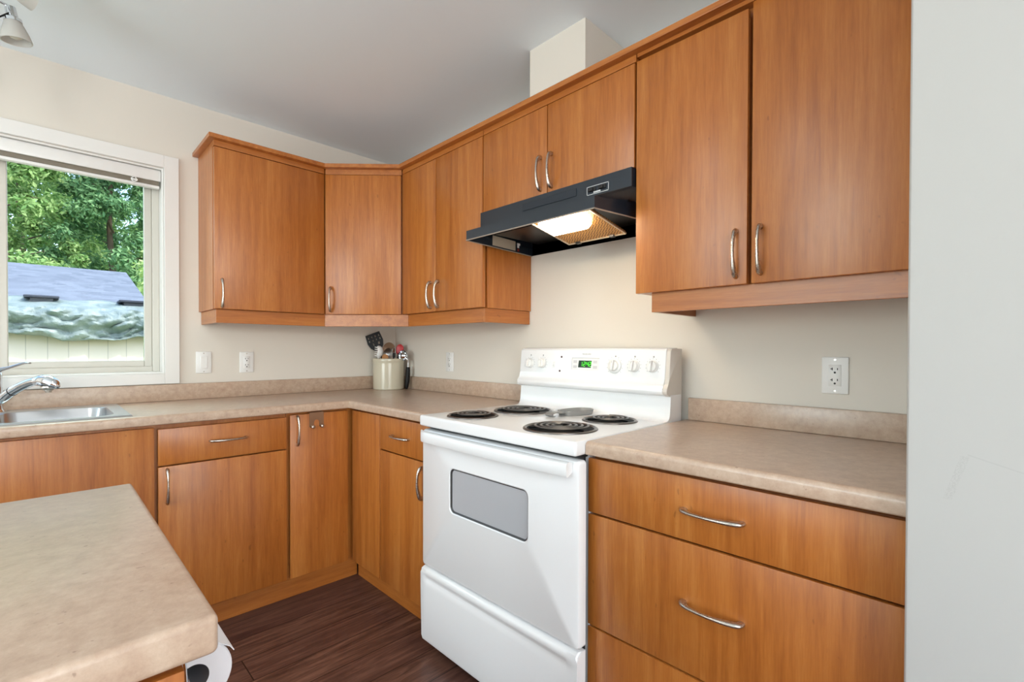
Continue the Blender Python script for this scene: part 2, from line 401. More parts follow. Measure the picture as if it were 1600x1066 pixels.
# kitchen window
win = bpy.data.objects.new('window_1', None); COL.objects.link(win); win['kind'] = 'structure'; WL['window_1'] = Vector((0, 0, 0))
def ring(bm, x0, x1, z0, z1, w, y0, y1, bev=.003, wb=None):
    wb = wb if wb is not None else w
    box(bm, x0, x0+w, y0, y1, z0, z1, bev); box(bm, x1-w, x1, y0, y1, z0, z1, bev)
    box(bm, x0+w, x1-w, y0, y1, z1-w, z1, bev); box(bm, x0+w, x1-w, y0, y1, z0, z0+wb, bev)
b = NB()   # flat white casing round the opening
ring(b, WX0-.062, WX1+.062, WZ0-.052, WZ1+.063, .062, -.018, -.0005, .002, .052); link_obj('window_casing', b, TRIM, win)
b = NB(); ring(b, WX0+.0005, WX1-.0005, WZ0+.0005, WZ1-.0005, .008, -.001, .149, .001); link_obj('window_jamb', b, TRIM, win)
b = NB(); ring(b, WX0+.008, WX1-.008, WZ0+.006, WZ1-.008, .03, .075, .125, .004)
box(b, -1.93, -1.905, .078, .12, WZ0+.03, WZ1-.03, .003); link_obj('window_frame', b, VINYL, win)
for (a, c) in ((-1.905, WX1-.038), (WX0+.038, -1.93)):
    b = NB(); ring(b, a, c, WZ0+.034, WZ1-.036, .032, .085, .113, .004); s = link_obj('window_sash', b, VINYL, win)
    b = NB(); box(b, a+.03, c-.03, .098, .101, WZ0+.06, WZ1-.06); link_obj('window_pane', b, GLASS, s)
for n, (ax, args) in enumerate([('y', (-5.4, -3.4, FZ+.02, 2.1)), ('y', (-2.6, -.8, .4, 2.2)), ('x', (-3.8, -1.1, .5, 2.2))]):
    u0, u1, z0, z1 = args; wn_ = bpy.data.objects.new('window_%d' % (n+2), None); COL.objects.link(wn_); wn_['kind'] = 'structure'; WL[wn_.name] = Vector((0, 0, 0))
    bf = NB(); bp = NB(); uc = (u0+u1)/2
    if ax == 'x':
        ring(bf, u0, u1, z0, z1, .06, YF-.08, YF-.02); box(bf, uc-.03, uc+.03, YF-.075, YF-.025, z0+.06, z1-.06); box(bp, u0+.05, u1-.05, YF-.052, YF-.049, z0+.05, z1-.05)
    else:
        for (p0, p1, q0, q1) in ((u0, u0+.06, z0, z1), (u1-.06, u1, z0, z1), (u0+.06, u1-.06, z0, z0+.06), (u0+.06, u1-.06, z1-.06, z1), (uc-.03, uc+.03, z0+.06, z1-.06)):
            box(bf, XL-.08, XL-.02, p0, p1, q0, q1, .003)
        box(bp, XL-.052, XL-.049, u0+.05, u1-.05, z0+.05, z1-.05)
    link_obj('window_frame', bf, TRIM, wn_); link_obj('window_pane', bp, GLASS, wn_)

# mini blind, pulled right up
t = thing('window_blind', 'white mini blind drawn fully up at the top of the kitchen window', 'blind', (-1.9, .03, 2.0))
b = NB(); box(b, WX0+.01, WX1-.010, .012, .055, 2.032, 2.078, .004); box(b, WX0+.01, WX1-.010, .004, .012, 2.020, 2.070, .003); link_obj('head_rail', b, WHITEP, t, 40)
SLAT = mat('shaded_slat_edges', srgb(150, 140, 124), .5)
b = NB()
for k in range(9): box(b, WX0+.018, WX1-.018, .016, .041, 2.0015+k*.0022, 2.0030+k*.0022)
link_obj('slat_stack', b, SLAT, t)
b = NB(); box(b, WX0+.015, WX1-.015, .014, .043, 1.986, 2.0, .003); link_obj('bottom_rail', b, WHITEP, t, 40)
b = NB(); tube(b, spline([(-1.44, .010, 2.035), (-1.435, .006, 2.015), (-1.43, .005, 2.005), (-1.445, .007, 1.998), (-1.452, .009, 2.012), (-1.44, .008, 2.022)], 5), .0022, 8)
box(b, -1.452, -1.428, .004, .011, 2.004, 2.012, .002); link_obj('blind_cord', b, WHITEP, t, 40)

# ------------------------------------------------------------------ cabinets
def handle(parent, c, n, along, L=.130, out=.03):
    """bow pull centred at c on a face with outward normal n, its length along `along`"""
    c, n, a = Vector(c), Vector(n), Vector(along)
    ctrl = [(-.5, -.002), (-.49, .010), (-.44, .017), (-.32, .023), (-.12, .029), (.1, .030), (.32, .026), (.44, .018), (.49, .010), (.5, -.002)]
    pts = spline([c + a*(u*L) + n*(h*out/.03) for u, h in ctrl], 5)
    rr = lerpl([.0070, .0078, .0082, .0078, .0059, .0050, .0057, .0078, .0082, .0070], len(pts))
    bm = NB(); tube(bm, pts, rr, 12, flat=(1.15, .8), up=tuple(n.cross(a)))
    return link_obj('handle', bm, NICKEL, parent, 50)
GAP = .0020
def panel_x(name, parent, x, thick, y0, y1, z0, z1, m=None):     # faces -x
    bm = NB(); box(bm, x, x+thick, y0+GAP, y1-GAP, z0+GAP, z1-GAP, .0018, 2); return link_obj(name, bm, m or WOOD, parent, 40)
def panel_y(name, parent, y, thick, x0, x1, z0, z1, m=None):     # faces -y
    bm = NB(); box(bm, x0+GAP, x1-GAP, y, y+thick, z0+GAP, z1-GAP, .0018, 2); return link_obj(name, bm, m or WOOD, parent, 40)
UP0, UP1, DU = 1.372, 2.182, .327
UF = -DU; TH = .019; CARC = UF+TH+.013
def carcass(parent, x0, x1, y0, y1, z0, z1, m=WOOD):
    bm = NB(); box(bm, x0, x1, y0, y1, z0, z1, .001); return link_obj('carcass', bm, m, parent)
G1 = 'wall cabinets'
t = thing('wall_cabinet', 'single-door cherry wall cabinet beside the window, end of the upper run', 'cabinet', (-.91, -.16, UP0))
carcass(t, -1.176, -.642, CARC, -.001, UP0, UP1)
d = panel_y('door', t, UF, TH, -1.178, -.642, UP0, 2.152); handle(d, (-1.146, UF, 1.449), (0, -1, 0), (0, 0, 1))
b = NB(); box(b, -1.176, -.642, UF+.003, CARC-.001, 2.154, UP1); link_obj('top_rail', b, WOODX, t)
# diagonal corner
dgx, dgy = -.641, -.620
t = thing('wall_cabinet', 'diagonal corner cherry wall cabinet with one paler angled door above the crock', 'cabinet', (-.3, -.3, UP0))
A = Vector((dgx, UF, 0)); B = Vector((UF, dgy, 0)); dv = (B-A).normalized(); nv = Vector((dv.y, -dv.x, 0))
if nv.x > 0: nv = -nv
ins = .02
poly = [(dgx+.001, -.001), (dgx+.001, CARC+.004), tuple((A-nv*ins)[:2]), tuple((B-nv*ins)[:2]), (CARC+.004, dgy+.001), (-.001, dgy+.001), (-.001, -.001)]
poly[2] = (dgx+.012, (A-nv*ins).y+.004); poly[3] = ((B-nv*ins).x+.004, dgy+.012)
b = NB(); prism(b, poly, 'z', UP0, UP1); link_obj('carcass', b, WOOD, t)
MD = Matrix.Translation(A) @ Matrix(((dv.x, -nv.x, 0, 0), (dv.y, -nv.y, 0, 0), (0, 0, 1, 0), (0, 0, 0, 1)))
Ld = (B-A).length
b = NB(); box(b, .004, Ld-.006, 0, TH, UP0+GAP, 2.150, .0018, 2, M=MD); d = link_obj('door', b, WOOD, t, 40)
h0 = A + dv*.035; handle(d, (h0.x, h0.y, 1.455), nv, (0, 0, 1))
b = NB(); box(b, .004, Ld-.004, .004, TH, 2.153, UP1, M=MD); link_obj('top_rail', b, WOODX, t)
# two-door
t = thing('wall_cabinet', 'two-door cherry wall cabinet between the corner cabinet and the range hood', 'cabinet', (-.16, -.96, UP0))
carcass(t, CARC, -.001, -1.304, -.622, UP0, UP1)
d = panel_x('door', t, UF, TH, -.941, -.622, UP0, 2.156); handle(d, (UF, -.900, 1.460), (-1, 0, 0), (0, 0, 1))
d = panel_x('door', t, UF, TH, -1.306, -.941, UP0, 2.156); handle(d, (UF, -.968, 1.460), (-1, 0, 0), (0, 0, 1))
b = NB(); box(b, UF+.003, CARC-.001, -1.304, -.622, 2.158, UP1); link_obj('top_rail', b, WOODY, t)
# hood cabinet
HB = 1.800
t = thing('wall_cabinet', 'short two-door cherry wall cabinet directly above the black range hood', 'cabinet', (-.16, -1.7, HB))
carcass(t, CARC, -.001, -2.094, -1.308, HB, UP1)
d = panel_x('door', t, UF, TH, -1.697, -1.308, HB, 2.156); handle(d, (UF, -1.664, 1.888), (-1, 0, 0), (0, 0, 1))
d = panel_x('door', t, UF, TH, -2.092, -1.697, HB, 2.156); handle(d, (UF, -1.722, 1.888), (-1, 0, 0), (0, 0, 1))
b = NB(); box(b, UF+.003, CARC-.001, -2.094, -1.308, 2.158, UP1); link_obj('top_rail', b, WOODY, t)
# large
t = thing('wall_cabinet', 'large two-door cherry wall cabinet between the range hood and the partition wall', 'cabinet', (-.16, -2.47, UP0))
carcass(t, CARC, -.001, YP+.002, -2.098, UP0, UP1)
d = panel_x('door', t, UF, TH, -2.459, -2.096, UP0-.004, 2.156); handle(d, (UF, -2.428, 1.459), (-1, 0, 0), (0, 0, 1))
d = panel_x('door', t, UF, TH, YP+.002, -2.467, UP0-.004, 2.168); handle(d, (UF, -2.494, 1.462), (-1, 0, 0), (0, 0, 1))
b = NB(); box(b, UF+.003, CARC-.001, YP+.002, -2.098, 2.170, UP1); link_obj('top_rail', b, WOODY, t)

# crown board on top of all wall cabinets (one continuous trim)
def offs(d):   # outline of the front of the upper run offset outwards by d
    k = math.tan(math.radians(22.5))*d
    return [(-1.178-d, 0), (-1.178-d, UF-d), (dgx-k, UF-d), (UF-d, dgy-k+.0), (UF-d, YP+.001)]
o1 = offs(.024); poly = [(-1.178-.024, -.001)] + o1[1:] + [(-.001, YP+.001), (-.001, -.001)]
b = NB(); prism(b, poly, 'z', UP1+.0005, 2.203, .002, 2)
tag(single('crown_moulding', b, WOODY, (-.3, -1, UP1)), 'thin cherry crown board running along the top of all the wall cabinets', 'moulding')
# light valances under the uppers
VZ = 1.306
def seg_board(bm, p, q_, th, z0, z1):
    p, q_ = Vector(p+(0,)), Vector(q_+(0,)); d = (q_-p).normalized(); n = Vector((-d.y, d.x, 0))
    M = Matrix.Translation(p) @ Matrix(((d.x, n.x, 0, 0), (d.y, n.y, 0, 0), (0, 0, 1, 0), (0, 0, 0, 1)))
    box(bm, 0, (q_-p).length, 0, th, z0, z1, .001, 1, M=M)
t = thing('light_valance', 'cherry light valance board under the cabinets left of the range hood', 'valance', (-.5, -.5, VZ))
for P, Q, m in (((-1.165, -.001), (-1.165, -.286), WOODY), ((-1.165, -.303), (-.630, -.303), WOODX), ((-.630, -.303), (-.303, -.648), WOODX), ((-.303, -.648), (-.303, -1.279), WOODY), ((-.303, -1.296), (-.001, -1.296), WOODX)):
    b = NB(); seg_board(b, P, Q, .016, VZ, UP0-.0005); link_obj('board', b, m, t)
t = thing('light_valance', 'cherry light valance board under the large cabinet by the partition wall', 'valance', (-.3, -2.5, VZ))
b = NB(); box(b, -.303, -.287, YP+.002, -2.145, VZ, UP0-.0005, .001); link_obj('board', b, WOODY, t)
b = NB(); box(b, -.287, -.001, -2.161, -2.145, VZ, UP0-.0005, .001); link_obj('board', b, WOODX, t)

# base cabinets -------------------------------------------------------
CT, CB = .914, .875
YB = -.603; XB = -.620; DZ0 = .076; DZ1 = .864; DRZ = .703
def base_y(parent, x0, x1):
    bm = NB(); box(bm, x0+.0005, x1-.0005, YB+TH+.012, -.002, .08, CB-.001, .001); link_obj('carcass', bm, WOOD, parent)
    if x0 < -1: bm = NB(); box(bm, x0+.0005, -.5615, -.549, -.535, FZ+.001, .0795); link_obj('toe_kick', bm, WOODX, parent)
t = thing('base_cabinet', 'cherry sink base cabinet with one plain front below the steel sink', 'cabinet', (-1.9, -.3, FZ))
# open box so the sink bowl hangs inside
b = NB(); X0 = -2.40
for (a, c, e, f, g, h) in ((X0, X0+.016, YB+.02, -.002, .08, CB-.001), (-1.4585, -1.4425, YB+.02, -.002, .08, CB-.001), (X0+.016, -1.4585, YB+.02, -.002, .08, .096), (X0+.016, -1.4585, -.012, -.002, .096, CB-.001), (X0+.016, -1.4585, YB+.02, YB+.034, .80, CB-.001)):
    box(b, a, c, e, f, g, h)
link_obj('carcass', b, WOOD, t)
b = NB(); box(b, X0, -1.4425, -.549, -.535, FZ+.001, .08); link_obj('toe_kick', b, WOODX, t)
panel_y('door', t, YB, TH, X0, -1.447, DZ0, DZ1)
t = thing('base_cabinet', 'cherry base cabinet with one drawer over one door, right of the sink', 'cabinet', (-1.19, -.3, FZ))
base_y(t, -1.4425, -.937)
d = panel_y('drawer', t, YB, TH, -1.439, -.940, DRZ+.001, DZ1-.008); handle(d, (-1.186, YB, .785), (0, -1, 0), (1, 0, 0), .134)
d = panel_y('door', t, YB, TH, -1.439, -.940, DZ0, DRZ-.001); handle(d, (-1.408, YB, .620), (0, -1, 0), (0, 0, 1), .134)
t = thing('base_cabinet', 'narrow tall-door cherry corner base cabinet with a hook over its door', 'cabinet', (-.78, -.3, FZ))
base_y(t, -.936, -.563)
d = panel_y('door', t, YB, TH, -.928, -.636, DZ0, DZ1); handle(d, (-.895, YB, .785), (0, -1, 0), (0, 0, 1), .134)
YL = -1.335
t = thing('base_cabinet', 'cherry base cabinet with a filler panel, drawer and door left of the stove', 'cabinet', (-.3, -1.0, FZ))
b = NB(); box(b, XB+TH+.012, -.002, YL, -.6295, .08, CB-.001, .001); link_obj('carcass', b, WOOD, t)
b = NB(); box(b, -.561, -.547, YL, -.563, FZ+.001, .08); link_obj('toe_kick', b, WOODY, t)
panel_x('filler_panel', t, XB, TH, -.897, -.612, DZ0, DZ1)
d = panel_x('drawer', t, XB, TH, YL+.002, -.899, DRZ, DZ1); handle(d, (XB, -1.086, .782), (-1, 0, 0), (0, 1, 0), .132)
d = panel_x('door', t, XB, TH, YL+.002, -.899, DZ0, DRZ-.002); handle(d, (XB, -1.262, .612), (-1, 0, 0), (0, 0, 1), .132)
t = thing('base_cabinet', 'wide cherry drawer unit with stacked deep drawers right of the stove', 'cabinet', (-.3, -2.48, FZ))
b = NB(); box(b, XB+TH+.012, -.002, YP+.002, -2.121, .08, CB-.001, .001); link_obj('carcass', b, WOOD, t)
b = NB(); box(b, XB+.004, -.004, -2.1215, -2.1065, FZ+.001, CB-.001, .001); o = link_obj('side_panel', b, DRAWLINER, t); o['label'] = 'pale grey side panel'
b = NB(); box(b, -.561, -.547, YP+.002, -2.122, FZ+.001, .08); link_obj('toe_kick', b, WOODY, t)
for z0, z1, hz in ((.701, DZ1, .781), (.369, .699, .549), (DZ0, .367, .25)):
    d = panel_x('drawer', t, XB, TH, YP+.003, -2.1175, z0, z1); handle(d, (XB, -2.485, hz), (-1, 0, 0), (0, 1, 0), .140)

# over-door hook on the corner cabinet
t = thing('over_door_hook', 'bronze two-peg hook plate hanging over the corner cabinet door', 'hook', (-.80, YB, .80))
HOOKM = mat('bronze_nickel_plate', srgb(160, 132, 108), .38, 1)
b = NB()
pl = [(-.836, .8655), (-.836, .800)] + [(-.836+.011*(1-math.cos(a)), .800-.009*math.sin(a)) for a in (.5, 1.0, 1.57, 2.1, 2.6)] + [(-.814, .800)]
arc = [(-.801+.013*math.cos(a), .815+.016*math.sin(a)) for a in [PI - k*PI/8 for k in range(9)]]
pl += arc + [(-.788, .800)] + [(-.777-.011*math.cos(a), .800-.009*math.sin(a)) for a in (.5, 1.0, 1.57, 2.1, 2.6)] + [(-.766, .800), (-.766, .8655)]
prism(b, pl, 'y', YB-.0022, YB-.0006); box(b, -.836, -.766, YB-.0022, YB+.02, .8655, .8672); link_obj('plate', b, HOOKM, t)
for x in (-.824, -.778):
    b = NB(); lathe(b, [(.0032, 0), (.0032, .012), (.004, .015), (.0085, .017), (.0088, .024), (.006, .027), (0, .0275)], (x, YB-.002, .801), (0, -1, -.15), 16); link_obj('peg', b, NICKEL, t, 40)

# ------------------------------------------------------------------ countertops
CXE = -.646; CYE = -.627
def nose_edge(P, thick=CT-CB):
    pass
t = thing('countertop', 'beige speckled L-shaped laminate countertop with the sink and crock on it', 'countertop', (-.3, -.3, CB))
SX0, SX1, SY0, SY1 = -2.305, -1.535, -.572, -.075      # sink cut-out
def nosed(bm, x0, x1, y0, y1, sel):
    box(bm, x0, x1, y0, y1, CB, CT, .011, 4, edges=sel)
b = NB()
yf = lambda e: all(abs(v.co.y-CYE) < 1e-4 for v in e.verts) and abs(e.verts[0].co.z-e.verts[1].co.z) < 1e-4
# L-shaped slab made from front strip profiles (rounded nose) and flat boxes
def slab_profile_y(bm, x0, x1, y0, y1, round_front=True):
    n = 6; r = .013; pts = [(y1, CB), (y1, CT)]
    pts += [(y0+r-r*math.sin(a), CT-r+r*math.cos(a)) for a in [k*PI/2/n for k in range(n+1)]]
    pts += [(y0+.005-.005*math.cos(a), CB+.005-.005*math.sin(a)) for a in [k*PI/2/3 for k in range(4)]]
    prism(bm, pts, 'x', x0, x1)
def slab_profile_x(bm, x0, x1, y0, y1):
    n = 6; r = .013; pts = [(x1, CB), (x1, CT)]
    pts += [(x0+r-r*math.sin(a), CT-r+r*math.cos(a)) for a in [k*PI/2/n for k in range(n+1)]]
    pts += [(x0+.005-.005*math.cos(a), CB+.005-.005*math.sin(a)) for a in [k*PI/2/3 for k in range(4)]]
    prism(bm, pts, 'y', y0, y1)
slab_profile_y(b, -3.2, SX0, CYE, -.001); slab_profile_y(b, SX1, CXE+.02, CYE, -.001)
slab_profile_y(b, SX0, SX1, CYE, SY0); box(b, SX0, SX1, SY1, -.001, CB, CT)
box(b, CXE+.02, -.001, CYE, -.001, CB, CT)
slab_profile_x(b, CXE, -.001, -1.3365, CYE)
link_obj('slab', b, COUNTER, t, 35)
b = NB(); box(b, -3.2, -.001, -.020, -.001, CT+.0005, .998, .003, 2); box(b, -.020, -.001, -1.3365, -.020, CT+.0005, .998, .003, 2); link_obj('backsplash', b, COUNTER, t, 35)
t = thing('countertop', 'beige speckled laminate countertop over the drawers right of the stove', 'countertop', (-.3, -2.48, CB))
b = NB(); slab_profile_x(b, CXE, -.001, YP+.002, -2.1285); link_obj('slab', b, COUNTER, t, 35)
b = NB(); box(b, -.020, -.001, YP+.002, -2.140, CT+.0005, .998, .003, 2); link_obj('backsplash', b, COUNTER, t, 35)

# island
t = thing('island', 'kitchen island with a beige laminate top in the near left corner', 'island', (-2.2, -2.08, FZ))
b = NB(); ix, iy0, iy1 = -1.640, -2.416, -1.758
box(b, -2.95, ix, iy0, iy1, CB-.001, CT, .007, 4); link_obj('countertop', b, COUNTER, t, 35)
b = NB(); box(b, -2.93, -1.667, iy0+.03, iy1-.03, FZ+.10, CB-.002, .001); link_obj('carcass', b, WOOD, t)
b = NB(); box(b, -2.90, -1.71, iy0+.07, iy1-.07, FZ+.001, FZ+.10); link_obj('toe_kick', b, WOODX, t)
for x0, x1 in ((-2.93, -2.303), (-2.300, -1.6655)):
    d = panel_y('door', t, iy0+.010, TH, x0, x1, FZ+.11, CB-.008); handle(d, (x1-.04 if x0 < -2.5 else x0+.04, iy0+.010, .70), (0, -1, 0), (0, 0, 1), .134)

# paper towel
t = thing('paper_towel_holder', 'slim chrome paper towel holder on the side of the island', 'holder', (-1.672, -1.95, .684))
rc = Vector((-1.606, 0, .683))
b = NB(); tube(b, [(rc.x-.013, -2.130, rc.z+.006), (rc.x-.013, -1.79, rc.z+.006)], .006, 10); link_obj('rod', b, CHROME, t, 40)
for y in (-2.135, -1.79):
    b = NB(); tube(b, spline([(rc.x-.013, y, rc.z+.002), (rc.x-.018, y, rc.z+.06), (rc.x-.04, y+.004, .80), (-1.657, y+.008, .83)], 5), [.005]*16, 10, flat=(1.4, .6)); box(b, -1.6665, -1.660, y-.01, y+.025, .80, .86, .002); link_obj('bracket', b, CHROME, t, 40)
b = NB()
pr = [(.052, 0), (.052, .275), (.0205, .275), (.0205, 0)]
lathe(b, [(.0205, 0), (.0205, .235), (.050, .235), (.052, .233), (.052, .002), (.050, 0)], (rc.x, -2.118, rc.z), (0, 1, 0), 48, close=True)
roll = single('paper_towel_roll', b, [PAPER, TUBEC], (rc.x, -2.118, rc.z-.052), 40)
for p in roll.data.polygons:
    c = p.center+roll.location
    if math.hypot(c.x-rc.x, c.z-rc.z) < .0208: p.material_index = 1
tag(roll, 'white paper towel roll hanging below the island countertop corner', 'paper towel')
b = NB(); pts = []
for k in range(6):
    a = math.radians(100-k*9); pts.append((rc.x+.0527*math.cos(a), rc.z+.0527*math.sin(a)))
pts = [(rc.x+.0525*math.cos(math.radians(a)), rc.z+.0525*math.sin(math.radians(a))) for a in (62, 54, 46)]+[(rc.x+.049, rc.z+.0285), (rc.x+.0545, rc.z+.020)]
for i in range(len(pts)-1):
    (x0, z0), (x1, z1) = pts[i], pts[i+1]
    d_ = Vector((x1-x0, 0, z1-z0)).normalized(); n_ = Vector((-d_.z, 0, d_.x))*.0006
    vs = [b.verts.new(v) for v in ((x0-n_.x, -2.118, z0-n_.z), (x1-n_.x, -2.118, z1-n_.z), (x1+n_.x, -2.118, z1+n_.z), (x0+n_.x, -2.118, z0+n_.z))]
    ws = [b.verts.new(v.co+Vector((0, .233, 0))) for v in vs]
    b.faces.new(vs); b.faces.new(ws[::-1])
    for k in range(4): b.faces.new((vs[k], ws[k], ws[(k+1) % 4], vs[(k+1) % 4]))
WL[roll.name] = roll.location.copy()
link_obj('loose_sheet', b, PAPER, roll)

# ------------------------------------------------------------------ sink + faucet
t = thing('kitchen_sink', 'stainless steel drop-in sink set in the countertop under the window', 'sink', (-1.92, -.32, .74))
b = NB()
def rrect(x0, x1, y0, y1, r, n=6):
    out = []
    for cx_, cy_, a0 in ((x1-r, y1-r, 0), (x0+r, y1-r, 90), (x0+r, y0+r, 180), (x1-r, y0+r, 270)):
        for k in range(n+1):
            a = math.radians(a0+90*k/n); out.append((cx_+r*math.cos(a), cy_+r*math.sin(a)))
    return out
def loft(bm, loops, cap_last=True):
    R = [[bm.verts.new(p) for p in L] for L in loops]; n = len(R[0])
    for A_, B_ in zip(R, R[1:]):
        for k in range(n): bm.faces.new((A_[k], A_[(k+1) % n], B_[(k+1) % n], B_[k]))
    if cap_last: bm.faces.new(R[-1])
    return R
def lp(rect, r, z, n=6): return [(x, y, z) for x, y in rrect(*rect, r, n)]
RX0, RX1, RY0, RY1 = SX0-.017, SX1+.021, SY0-.012, SY1+.030
RZ = CT+.0042
bowls = [(-1.903, SX1-.028, SY0+.035, -.150), (SX0+.030, -1.937, SY0+.035, -.150)]
# rim plate with raised edge, cut round the two bowls by strips
def plate(x0, x1, y0, y1): box(b, x0, x1, y0, y1, RZ-.0022, RZ, 0)
R_ = .06
for (x0, x1, y0, y1) in bowls:
    loops = [lp((x0, x1, y0, y1), R_, RZ), lp((x0+.003, x1-.003, y0+.003, y1-.003), R_, RZ-.004), lp((x0+.012, x1-.012, y0+.012, y1-.012), R_, RZ-.15), lp((x0+.045, x1-.045, y0+.045, y1-.045), R_*.8, RZ-.175)]
    R = loft(b, loops)
    # fill between rounded bowl mouth and its bounding rectangle
    ring0 = R[0]; n = 7
    for ci, (cx_, cy_) in enumerate(((x1, y1), (x0, y1), (x0, y0), (x1, y0))):
        cv = b.verts.new((cx_, cy_, RZ))
        for k in range(n-1): b.faces.new((cv, ring0[ci*n+k], ring0[ci*n+k+1]))
    # outer shell so the bowl has thickness from below
    loft(b, [lp((x0-.002, x1+.002, y0-.002, y1+.002), R_, RZ-.003), lp((x0+.009, x1-.009, y0+.009, y1-.009), R_, RZ-.152), lp((x0+.042, x1-.042, y0+.042, y1-.042), R_*.8, RZ-.178)])
def flat(x0, x1, y0, y1):
    vs = [b.verts.new(v) for v in ((x0, y0, RZ), (x1, y0, RZ), (x1, y1, RZ), (x0, y1, RZ))]; b.faces.new(vs)
ox0, ox1, oy0, oy1 = RX0+.008, RX1-.008, RY0+.008, RY1-.008
flat(ox0, ox1, oy0, bowls[0][2]); flat(ox0, ox1, bowls[0][3], oy1)
flat(ox0, bowls[1][0], bowls[0][2], bowls[0][3]); flat(bowls[1][1], bowls[0][0], bowls[0][2], bowls[0][3]); flat(bowls[0][1], ox1, bowls[0][2], bowls[0][3])
loft(b, [[(x, y, CT+.0004) for x, y in ((RX0, RY0), (RX1, RY0), (RX1, RY1), (RX0, RY1))], [(x, y, RZ+.0012) for x, y in ((RX0+.004, RY0+.004), (RX1-.004, RY0+.004), (RX1-.004, RY1-.004), (RX0+.004, RY1-.004))], [(x, y, RZ) for x, y in ((ox0, oy0), (ox1, oy0), (ox1, oy1), (ox0, oy1))]], False)
link_obj('basin', b, STEEL, t, 40)
for (x0, x1, y0, y1) in bowls:
    b = NB(); lathe(b, [(.045, 0), (.043, .003), (.036, .001), (.03, -.003), (0, -.003)], ((x0+x1)/2, (y0+y1)/2, RZ-.1745), n=24); link_obj('drain', b, CHROME, t, 40)

fx, fy = -1.903, -.108
t = thing('kitchen_faucet', 'chrome pull-out faucet with a lever, standing behind the sink', 'faucet', (fx, fy, RZ))
b = NB(); lathe(b, [(.030, 0), (.030, .004), (.026, .010), (.0225, .016), (.021, .05), (.021, .10), (.019, .104), (.0195, .135), (.021, .150), (.017, .162), (.006, .168), (0, .168)], (fx, fy, RZ), n=28); link_obj('body', b, CHROME, t, 35)
b = NB(); pts = spline([(fx+.002, fy-.01, .960), (fx+.020, fy-.06, .975), (fx+.055, fy-.115, 1.012), (fx+.098, fy-.175, 1.042), (fx+.128, fy-.215, 1.052)], 8)
tube(b, pts, lerpl([.017, .0175, .018, .0165, .0160], len(pts)), 20); link_obj('spout', b, CHROME, t, 40)
b = NB(); tube(b, [pts[15], pts[15]+(pts[16]-pts[15])*.35], .0187, 20); link_obj('collar', b, DARKGAP, t, 40)
b = NB(); hd = spline([(fx+.118, fy-.205, 1.050), (fx+.135, fy-.226, 1.053), (fx+.152, fy-.246, 1.049), (fx+.170, fy-.266, 1.038), (fx+.180, fy-.278, 1.026)], 6)
tube(b, hd, lerpl([.0165, .0225, .0245, .0205, .006], len(hd)), 20)
link_obj('spray_head', b, CHROME, t, 40)
b = NB(); hc = Vector((fx+.153, fy-.248, 1.026)); lathe(b, [(.0235, .006), (.024, 0), (.019, -.002), (.0155, -.006), (.0150, -.012), (.010, -.013), (.009, -.019), (0, -.019)], hc, n=24); link_obj('aerator', b, NICKEL, t, 40)
b = NB(); lv = spline([(fx-.004, fy+.004, 1.078), (fx+.012, fy-.010, 1.090), (fx+.045, fy-.040, 1.102), (fx+.082, fy-.072, 1.118), (fx+.100, fy-.090, 1.119)], 6)
tube(b, lv, lerpl([.018, .016, .0095, .0085, .0055], len(lv)), 14, flat=(1.2, .6)); link_obj('lever', b, CHROME, t, 40)

# ------------------------------------------------------------------ stove
SYL, SYR = -1.338, -2.107      # left / right sides
FX = -.676
t = thing('electric_stove', 'white freestanding electric coil stove between the two countertops', 'stove', (-.35, -1.73, FZ))
b = NB(); box(b, -.640, -.025, SYR+.009, SYL-.004, FZ+.05, .882, .003)
for x in (-.6, -.08):
    for y in (SYR+.05, SYL-.05): box(b, x-.02, x+.02, y-.02, y+.02, FZ+.001, FZ+.05)
link_obj('body', b, mat('stove_side_enamel', srgb(70, 70, 72), .5), t)
b = NB(); SW0, SW1 = SYR-.012, SYL+.000
# door: slab with a rounded window opening
DY0, DY1, DZa, DZb = -2.128, -1.337, .312, .859
def slab_hole(bm, y0, y1, z0, z1, h, r, xf, xb):
    """rect slab facing -x with a rounded rectangular recess h=(y0,y1,z0,z1)"""
    n = 6
    def RR(q0, q1, s0, s1, rr, x): return [(x, p, s) for p, s in rrect(q0, q1, s0, s1, rr, n)]
    e = .012
    outer = [RR(y0, y1, z0, z1, .012, xb), RR(y0, y1, z0, z1, .012, xf+e), RR(y0+.003, y1-.003, z0+.003, z1-.003, .012, xf+.004), RR(y0+.010, y1-.010, z0+.010, z1-.010, .010, xf),
             RR(h[0]-.010, h[1]+.010, h[2]-.010, h[3]+.010, r+.008, xf), RR(h[0]-.004, h[1]+.004, h[2]-.004, h[3]+.004, r+.003, xf-.0015), RR(h[0], h[1], h[2], h[3], r, xf+.001), RR(h[0], h[1], h[2], h[3], r, xf+.008)]
    loft(bm, outer, False)
slab_hole(b, DY0, DY1, DZa, DZb, (-1.927, -1.523, .567, .733), .022, FX, -.642)
door = link_obj('oven_door', b, WHITE, t, 35)
b = NB(); loft(b, [[(FX+.0078, p, s) for p, s in rrect(-1.926, -1.524, .568, .732, .021)], [(FX+.020, p, s) for p, s in rrect(-1.926, -1.524, .568, .732, .021)]]); 
loft(b, [[(FX+.0078, p, s) for p, s in rrect(-1.926, -1.524, .568, .732, .021)]]); link_obj('window_glass', b, OVENGLASS, door)
b = NB()
